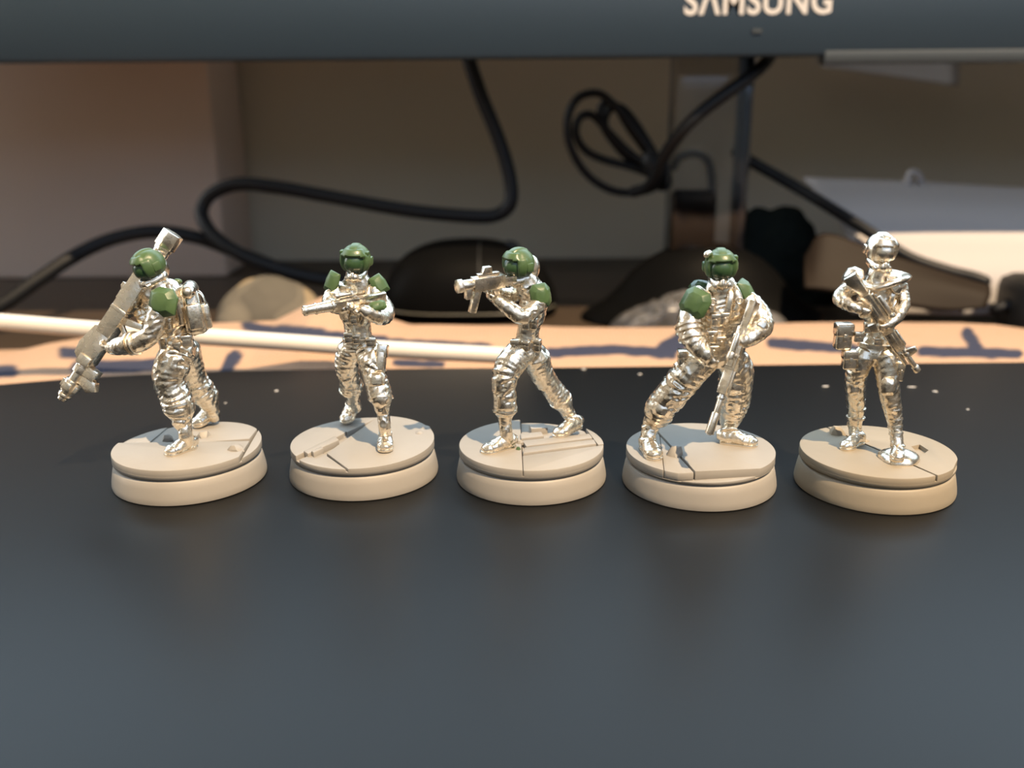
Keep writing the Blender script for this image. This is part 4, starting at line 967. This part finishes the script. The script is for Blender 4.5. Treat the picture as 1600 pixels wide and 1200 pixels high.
f.boot(f.p(1016, 668, -4.5), f.p(1013, 682, -5.2), gnd(1007, 699, zg), gnd(1026, 720, zg), zg, w=1.25, hgt=1.15, shaft=1.25)
f.boot(f.p(1140, 656, -0.5), f.p(1139, 670, -0.4), gnd(1126, 691, zg), gnd(1184, 697, zg), zg, w=1.25, hgt=1.15, shaft=1.4)
h = f.helmet(f.p(1126, 414, -1.2), (-0.02, -0.99, -0.10), (-0.03, 0, 1), 2.5)
make('lamp', MB().tube([f.p(1108, 396, -1.6), f.p(1104, 398, -2.6)], [0.55, 0.5], seg=14), 'metal_fine', h, smooth=50)
f.pad(f.p(1085, 473, -4.0), (-0.5, -0.85, 0.3), (0.45, 0, 1), 4.4, 4.4, 0.6, 0.45, shape=0)
f.pad(f.p(1168, 455, -1.2), (0.75, -0.5, 0.5), (-0.55, 0.1, 1), 3.4, 4.0, 0.55, 0.45, shape=2)
f.pad(f.p(1091, 446, 0.6), (-0.5, -0.3, 0.8), (0.4, 0.3, 0.6), 3.6, 2.6, 0.5, 0.4, 'dark_green', shape=1, name='collar_plate')
for pts in ([(1090, 448, -1.8), (1102, 458, -3.2), (1112, 470, -3.6), (1116, 486, -3.7)], [(1146, 443, -1.6), (1152, 456, -3.0), (1156, 470, -3.4), (1150, 486, -3.6)], [(1140, 446, -1.8), (1142, 462, -3.2), (1138, 485, -3.6), (1134, 510, -3.4)]):
    f.piece('strap', MB().tube([f.p(*q) for q in pts], [(0.5, 0.18)] * 4, seg=10, side=(1, 0, 0)), bevel=None, smooth=50)
for u, v in ((1114, 472), (1155, 470)):
    f.piece('ring_buckle', MB().tube([f.p(u + 5 * math.cos(t), v + 5 * math.sin(t), -4.2) for t in np.linspace(0, 6.1, 13)], [0.16] * 13, seg=8, sub=3), bevel=None, smooth=True)
f.band('belt', f.p(1119, 538, -0.2), (0, 0.05, 1), (1, 0, 0), 3.05, 2.45, 0.9, 0.25)
for u, v, d, sz in ((1112, 526, -3.0, (1.6, 1.1, 1.9)), (1126, 534, -3.1, (1.5, 1.1, 1.7)), (1114, 548, -3.1, (1.8, 1.0, 1.6)), (1066, 560, -1.0, (1.5, 2.0, 2.6)), (1118, 500, -3.3, (1.5, 0.9, 1.8)), (1132, 498, -3.3, (1.4, 0.9, 1.8))):
    f.pouch(f.p(u, v, d), np.eye(3), sz)
f.pad(f.p(1152, 600, -3.4), (0.25, -0.95, 0.15), (0, 0, 1), 3.6, 3.4, 0.45, 0.5, 'metal_fine', name='knee_pad', shape=1)
f.band('knee_strap', f.p(1146, 626, -0.8), (-0.1, 0, -1), (1, 0, 0), 2.55, 2.55, 0.45, 0.18)
f.pad(f.p(1034, 640, -6.4), (-0.2, -0.95, 0.15), (0.4, 0, 1), 3.2, 2.8, 0.4, 0.5, 'metal_fine', name='knee_pad', shape=1)
for u, v, d in ((1076, 508, -3.6), (1077, 516, -4.0), (1082, 528, -4.8)):
    f.band('sleeve_band', f.p(u, v, d), (0.15, -0.5, -0.85), (1, 0, 0), 2.0, 2.0, 0.5, 0.16)
f.pad(f.p(1192, 516, -5.2), (0.5, -0.8, -0.2), (-0.4, 0, 1), 2.4, 3.0, 0.4, 0.5, 'metal_fine', name='elbow_pad', shape=0)
f.weapon('rifle', f.p(1108, 678, -16.3), f.p(1178, 470, -4.8), (-0.6, -0.75, 0.1), [
    ('rifle', [('b', (0.20, 0.52), (-0.8, 0.8), (-1.0, 0.8)), ('b', (0.22, 0.50), (-0.45, 0.45), (0.75, 1.2)), ('b', (0.26, 0.30), (-0.95, 0.95), (-1.1, 0.9)), ('b', (0.40, 0.43), (-0.95, 0.95), (-1.1, 0.9))]),
    ('stock', [('p', [(0, 0.7), (0, -1.4), (0.04, -1.5), (0.14, -0.7), (0.22, -0.7), (0.22, 0.6)], (-0.55, 0.55))]),
    ('handguard', [('b', (0.50, 0.70), (-0.72, 0.72), (-0.85, 0.75)), ('b', (0.52, 0.68), (-0.9, 0.9), (-0.2, 0.2)), ('b', (0.60, 0.69), (-0.5, 0.5), (-1.2, -0.8))]),
    ('barrel', [('c', (0.68, 0.90), 0.46, (0, 0.05)), ('c', (0.72, 0.74), 0.62, (0, 0.05))]),
    ('muzzle', [('c', (0.84, 1.0), 0.66, (0, 0.05)), ('c', (0.995, 1.008), 0.36, (0, 0.05))]),
    ('scope', [('c', (0.26, 0.42), 0.46, (0, 1.65)), ('c', (0.40, 0.45), 0.62, (0, 1.65))]),
    ('magazine', [('p', [(0.38, -0.9), (0.37, -2.6), (0.45, -2.6), (0.47, -0.9)], (-0.45, 0.45))]),
    ('grip', [('p', [(0.24, -0.9), (0.20, -2.3), (0.25, -2.4), (0.29, -0.9)], (-0.42, 0.42))]),
])

# ================================================================== 5: slim, all metal, rifle held diagonally
f = Fig('soldier_miniature', 58.8, 145.0, 'slim unpainted silver soldier miniature without green, rifle held diagonally across the chest', -0.5)
b = base(f, 'resin_tan', [([((1425, 726), (1482, 751), (1340, 740))], 7.5, None, 12.0),
                          ([((1426, 725), (1483, 750), (1460, 700)), ((1499, 712), (1478, 757), (1440, 700))], 7.45, None, 12.0)],
         holes=[([(1424, 697), (1437, 696 - 2), (1451, 703), (1439, 712)], 6.75)])
rock(f, b, 'resin_tan', 1308, 678, 26, 16, 21, d=18); rock(f, b, 'resin_tan', 1352, 689, 12, 6, 23)
f.limb([(1366, 556, 0, (27, 20)), (1370, 536, 0, (24, 18)), (1374, 512, 0, (19, 16)), (1375, 485, -0.4, (30, 22)), (1373, 460, -0.5, (33, 21)), (1373, 440, -0.6, (25, 19)), (1375, 420, -0.8, (17, 16))], fold=(0.05, 0.5), seed=41, side=(1, 0, 0))
f.limb([(1350, 555, -0.3, 18), (1340, 580, -0.8, 17), (1336, 604, -0.8, 15), (1337, 628, -0.6, 14), (1337, 648, -0.6, 12), (1335, 664, -0.8, 11)], fold=(0.12, 0.9), seed=42)
f.limb([(1383, 555, -0.8, 19), (1386, 582, -2.6, 18), (1389, 606, -4.2, 16), (1393, 630, -5.4, 14.5), (1397, 652, -6.4, 12), (1400, 676, -7.4, 9.5), (1401, 698, -8.4, 9)], fold=(0.11, 0.9), seed=43)
f.limb([(1338, 446, -1.0, 13), (1322, 454, -2.2, 12), (1312, 466, -3.4, 11), (1326, 476, -5.0, 9.5), (1342, 484, -6.0, 7)], fold=(0.15, 0.9), seed=44)
f.limb([(1404, 448, -0.8, 13), (1408, 464, -1.8, 12), (1410, 478, -3.0, 11), (1400, 496, -4.6, 10), (1388, 508, -5.8, 7)], fold=(0.15, 0.9), seed=45)
f.hand(f.p(1342, 484, -5.8), (0.85, -0.2, -0.35), (0, 0.7, 0.3), 1.0)
f.hand(f.p(1390, 506, -5.4), (-0.6, -0.4, -0.3), (-0.2, 0.7, 0.3), 1.0, thumb=-1)
for u, v, d in ((1362, 474, -2.2), (1389, 476, -2.2)):
    f.body.ell(f.p(u, v, d), (1.25, 1.1, 1.25))
f.finish(0.05, seed=5)
zg = 5.85
f.boot(f.p(1335, 656, -0.8), f.p(1337, 676, -0.8), gnd(1345, 692, zg), gnd(1316, 704, zg), zg, w=1.0, hgt=0.95, shaft=1.05)
f.boot(f.p(1398, 664, -7.0), f.p(1402, 692, -8.0), gnd(1402, 707, zg + 0.7), gnd(1401, 722, zg + 0.7), zg, w=0.95, hgt=0.9, shaft=0.95)
# cast metal tab under the foot
g = gnd(1404, 717, zg); V = MB()
pl_ = [(3.1 * (1 + 0.10 * math.sin(3 * t + 1) + 0.05 * math.sin(7 * t)) * math.cos(t), 3.0 * (1 + 0.10 * math.sin(2 * t)) * math.sin(t)) for t in np.linspace(0, 6.283, 40, endpoint=False)]
V.lathe([(3.1, 0.0), (3.05, 0.45), (2.5, 1.0), (1.4, 1.5), (0.6, 1.7)], o=(g.x, g.y, zg - 0.02), seg=40)
make('foot_tab', V, 'metal', f.root, smooth=50, post=lambda co, no: np.stack([g.x + (co[:, 0] - g.x) * (1 + 0.09 * np.sin(3 * np.arctan2(co[:, 1] - g.y, co[:, 0] - g.x) + 1)), co[:, 1], co[:, 2]], 1))
f.helmet(f.p(1377, 388, -1.2), (0.10, -0.97, -0.18), (0.02, 0, 1), 2.35, 'metal_fine', 'metal_fine', 2)
# scarf collar and cape
f.piece('collar', MB().tube([f.p(*q) for q in ((1350, 440, 1.0), (1352, 446, -1.5), (1368, 450, -3.2), (1390, 444, -3.4), (1408, 438, -2.4), (1412, 434, 0.4), (1398, 428, 2.6), (1372, 424, 3.0))], [(0.5, 0.7), (0.6, 0.95), (0.6, 1.15), (0.6, 1.3), (0.6, 1.3), (0.55, 1.1), (0.5, 0.9), (0.4, 0.7)], seg=16, side=(0, -0.6, 0.8), fold=(0.10, 0.5)), 'metal', bevel=None, smooth=True)
f.pad(f.p(1404, 440, -2.6), (0.5, -0.7, 0.55), (-0.5, 0.2, 0.8), 3.6, 3.2, 0.4, 0.5, 'metal_fine', shape=0)
f.pad(f.p(1331, 432, -1.6), (-0.6, -0.6, 0.5), (0.4, 0.1, 0.9), 3.2, 3.4, 0.45, 0.5, 'metal_fine', shape=1)
f.band('belt', f.p(1369, 538, 0), (0.05, 0, 1), (1, 0, 0), 2.6, 2.0, 0.8, 0.22)
f.pouch(f.p(1317, 526, -1.0), np.eye(3), (2.6, 2.2, 4.0)); f.pouch(f.p(1327, 562, -1.6), np.eye(3), (2.2, 1.6, 3.0), name='holster')
f.pouch(f.p(1342, 527, -2.4), np.eye(3), (1.3, 0.9, 1.5)); f.pouch(f.p(1356, 512, -2.6), np.eye(3), (1.2, 0.9, 1.6)); f.pouch(f.p(1372, 534, -2.6), np.eye(3), (1.4, 0.8, 1.2)); f.pouch(f.p(1400, 548, -2.0), np.eye(3), (1.6, 1.2, 2.2)); f.pouch(f.p(1405, 580, -3.0), np.eye(3), (1.2, 1.6, 3.0), name='thigh_plate')
f.pad(f.p(1390, 604, -6.0), (0.05, -1, 0.1), (0, 0, 1), 2.6, 3.0, 0.35, 0.5, 'metal_fine', name='knee_pad', shape=0)
f.pad(f.p(1336, 606, -2.4), (-0.05, -1, 0.1), (0, 0, 1), 2.3, 2.6, 0.35, 0.5, 'metal_fine', name='knee_pad', shape=0)
for u, v, d in ((1396, 640, -6.0), (1398, 655, -6.6), (1399, 666, -7.1), (1400, 677, -7.5)):
    f.band('boot_strap', f.p(u, v, d), (0.1, -0.3, -1), (1, 0, 0), 1.22 - 0.012 * (v - 640) * 0.6, 1.22 - 0.012 * (v - 640) * 0.6, 0.4, 0.14)
for u, v in ((1337, 624), (1338, 638), (1337, 652)):
    f.band('boot_strap', f.p(u, v, -0.6), (0, 0, -1), (1, 0, 0), 1.38, 1.38, 0.4, 0.14)
for pts in ([(1352, 444, -2.6), (1360, 462, -3.2), (1364, 490, -2.6), (1366, 512, -2.0)], [(1398, 448, -2.6), (1394, 466, -3.4), (1388, 492, -2.6), (1382, 514, -2.0)]):
    f.piece('strap', MB().tube([f.p(*q) for q in pts], [(0.4, 0.15)] * 4, seg=10, side=(1, 0, 0)), bevel=None, smooth=50)
f.weapon('rifle', f.p(1434, 580, -5.6), f.p(1332, 428, -4.6), (0.75, -0.45, 0.5), [
    ('rifle', [('b', (0.20, 0.58), (-0.75, 0.75), (-0.9, 0.6)), ('b', (0.22, 0.56), (-0.35, 0.35), (0.55, 0.95)), ('b', (0.30, 0.54), (-0.9, 0.9), (-0.35, 0.1))]),
    ('stock', [('p', [(0, 0.5), (0, -1.4), (0.05, -1.5), (0.16, -0.8), (0.22, -0.8), (0.22, 0.5)], (-0.55, 0.55))]),
    ('handguard', [('b', (0.57, 0.76), (-0.6, 0.6), (-0.8, 0.5)), ('b', (0.59, 0.74), (-0.75, 0.75), (-0.25, 0.05)), ('b', (0.59, 0.74), (-0.3, 0.3), (0.45, 0.8))]),
    ('barrel', [('c', (0.74, 1.0), 0.40, (0, 0)), ('c', (0.80, 0.84), 0.58, (0, 0)), ('c', (0.95, 1.0), 0.55, (0, 0))]),
    ('under_barrel', [('c', (0.58, 0.90), 0.36, (0, -0.95))]),
    ('front_sight', [('p', [(0.78, 0.3), (0.79, 1.7), (0.83, 1.7), (0.85, 0.3)], (-0.3, 0.3))]),
    ('scope', [('c', (0.26, 0.46), 0.42, (0, 1.35)), ('c', (0.44, 0.48), 0.56, (0, 1.35))]),
    ('magazine', [('p', [(0.46, -0.8), (0.45, -2.4), (0.52, -2.4), (0.55, -0.8)], (-0.4, 0.4))]),
    ('grip', [('p', [(0.26, -0.8), (0.22, -2.1), (0.27, -2.2), (0.31, -0.8)], (-0.4, 0.4))]),
])
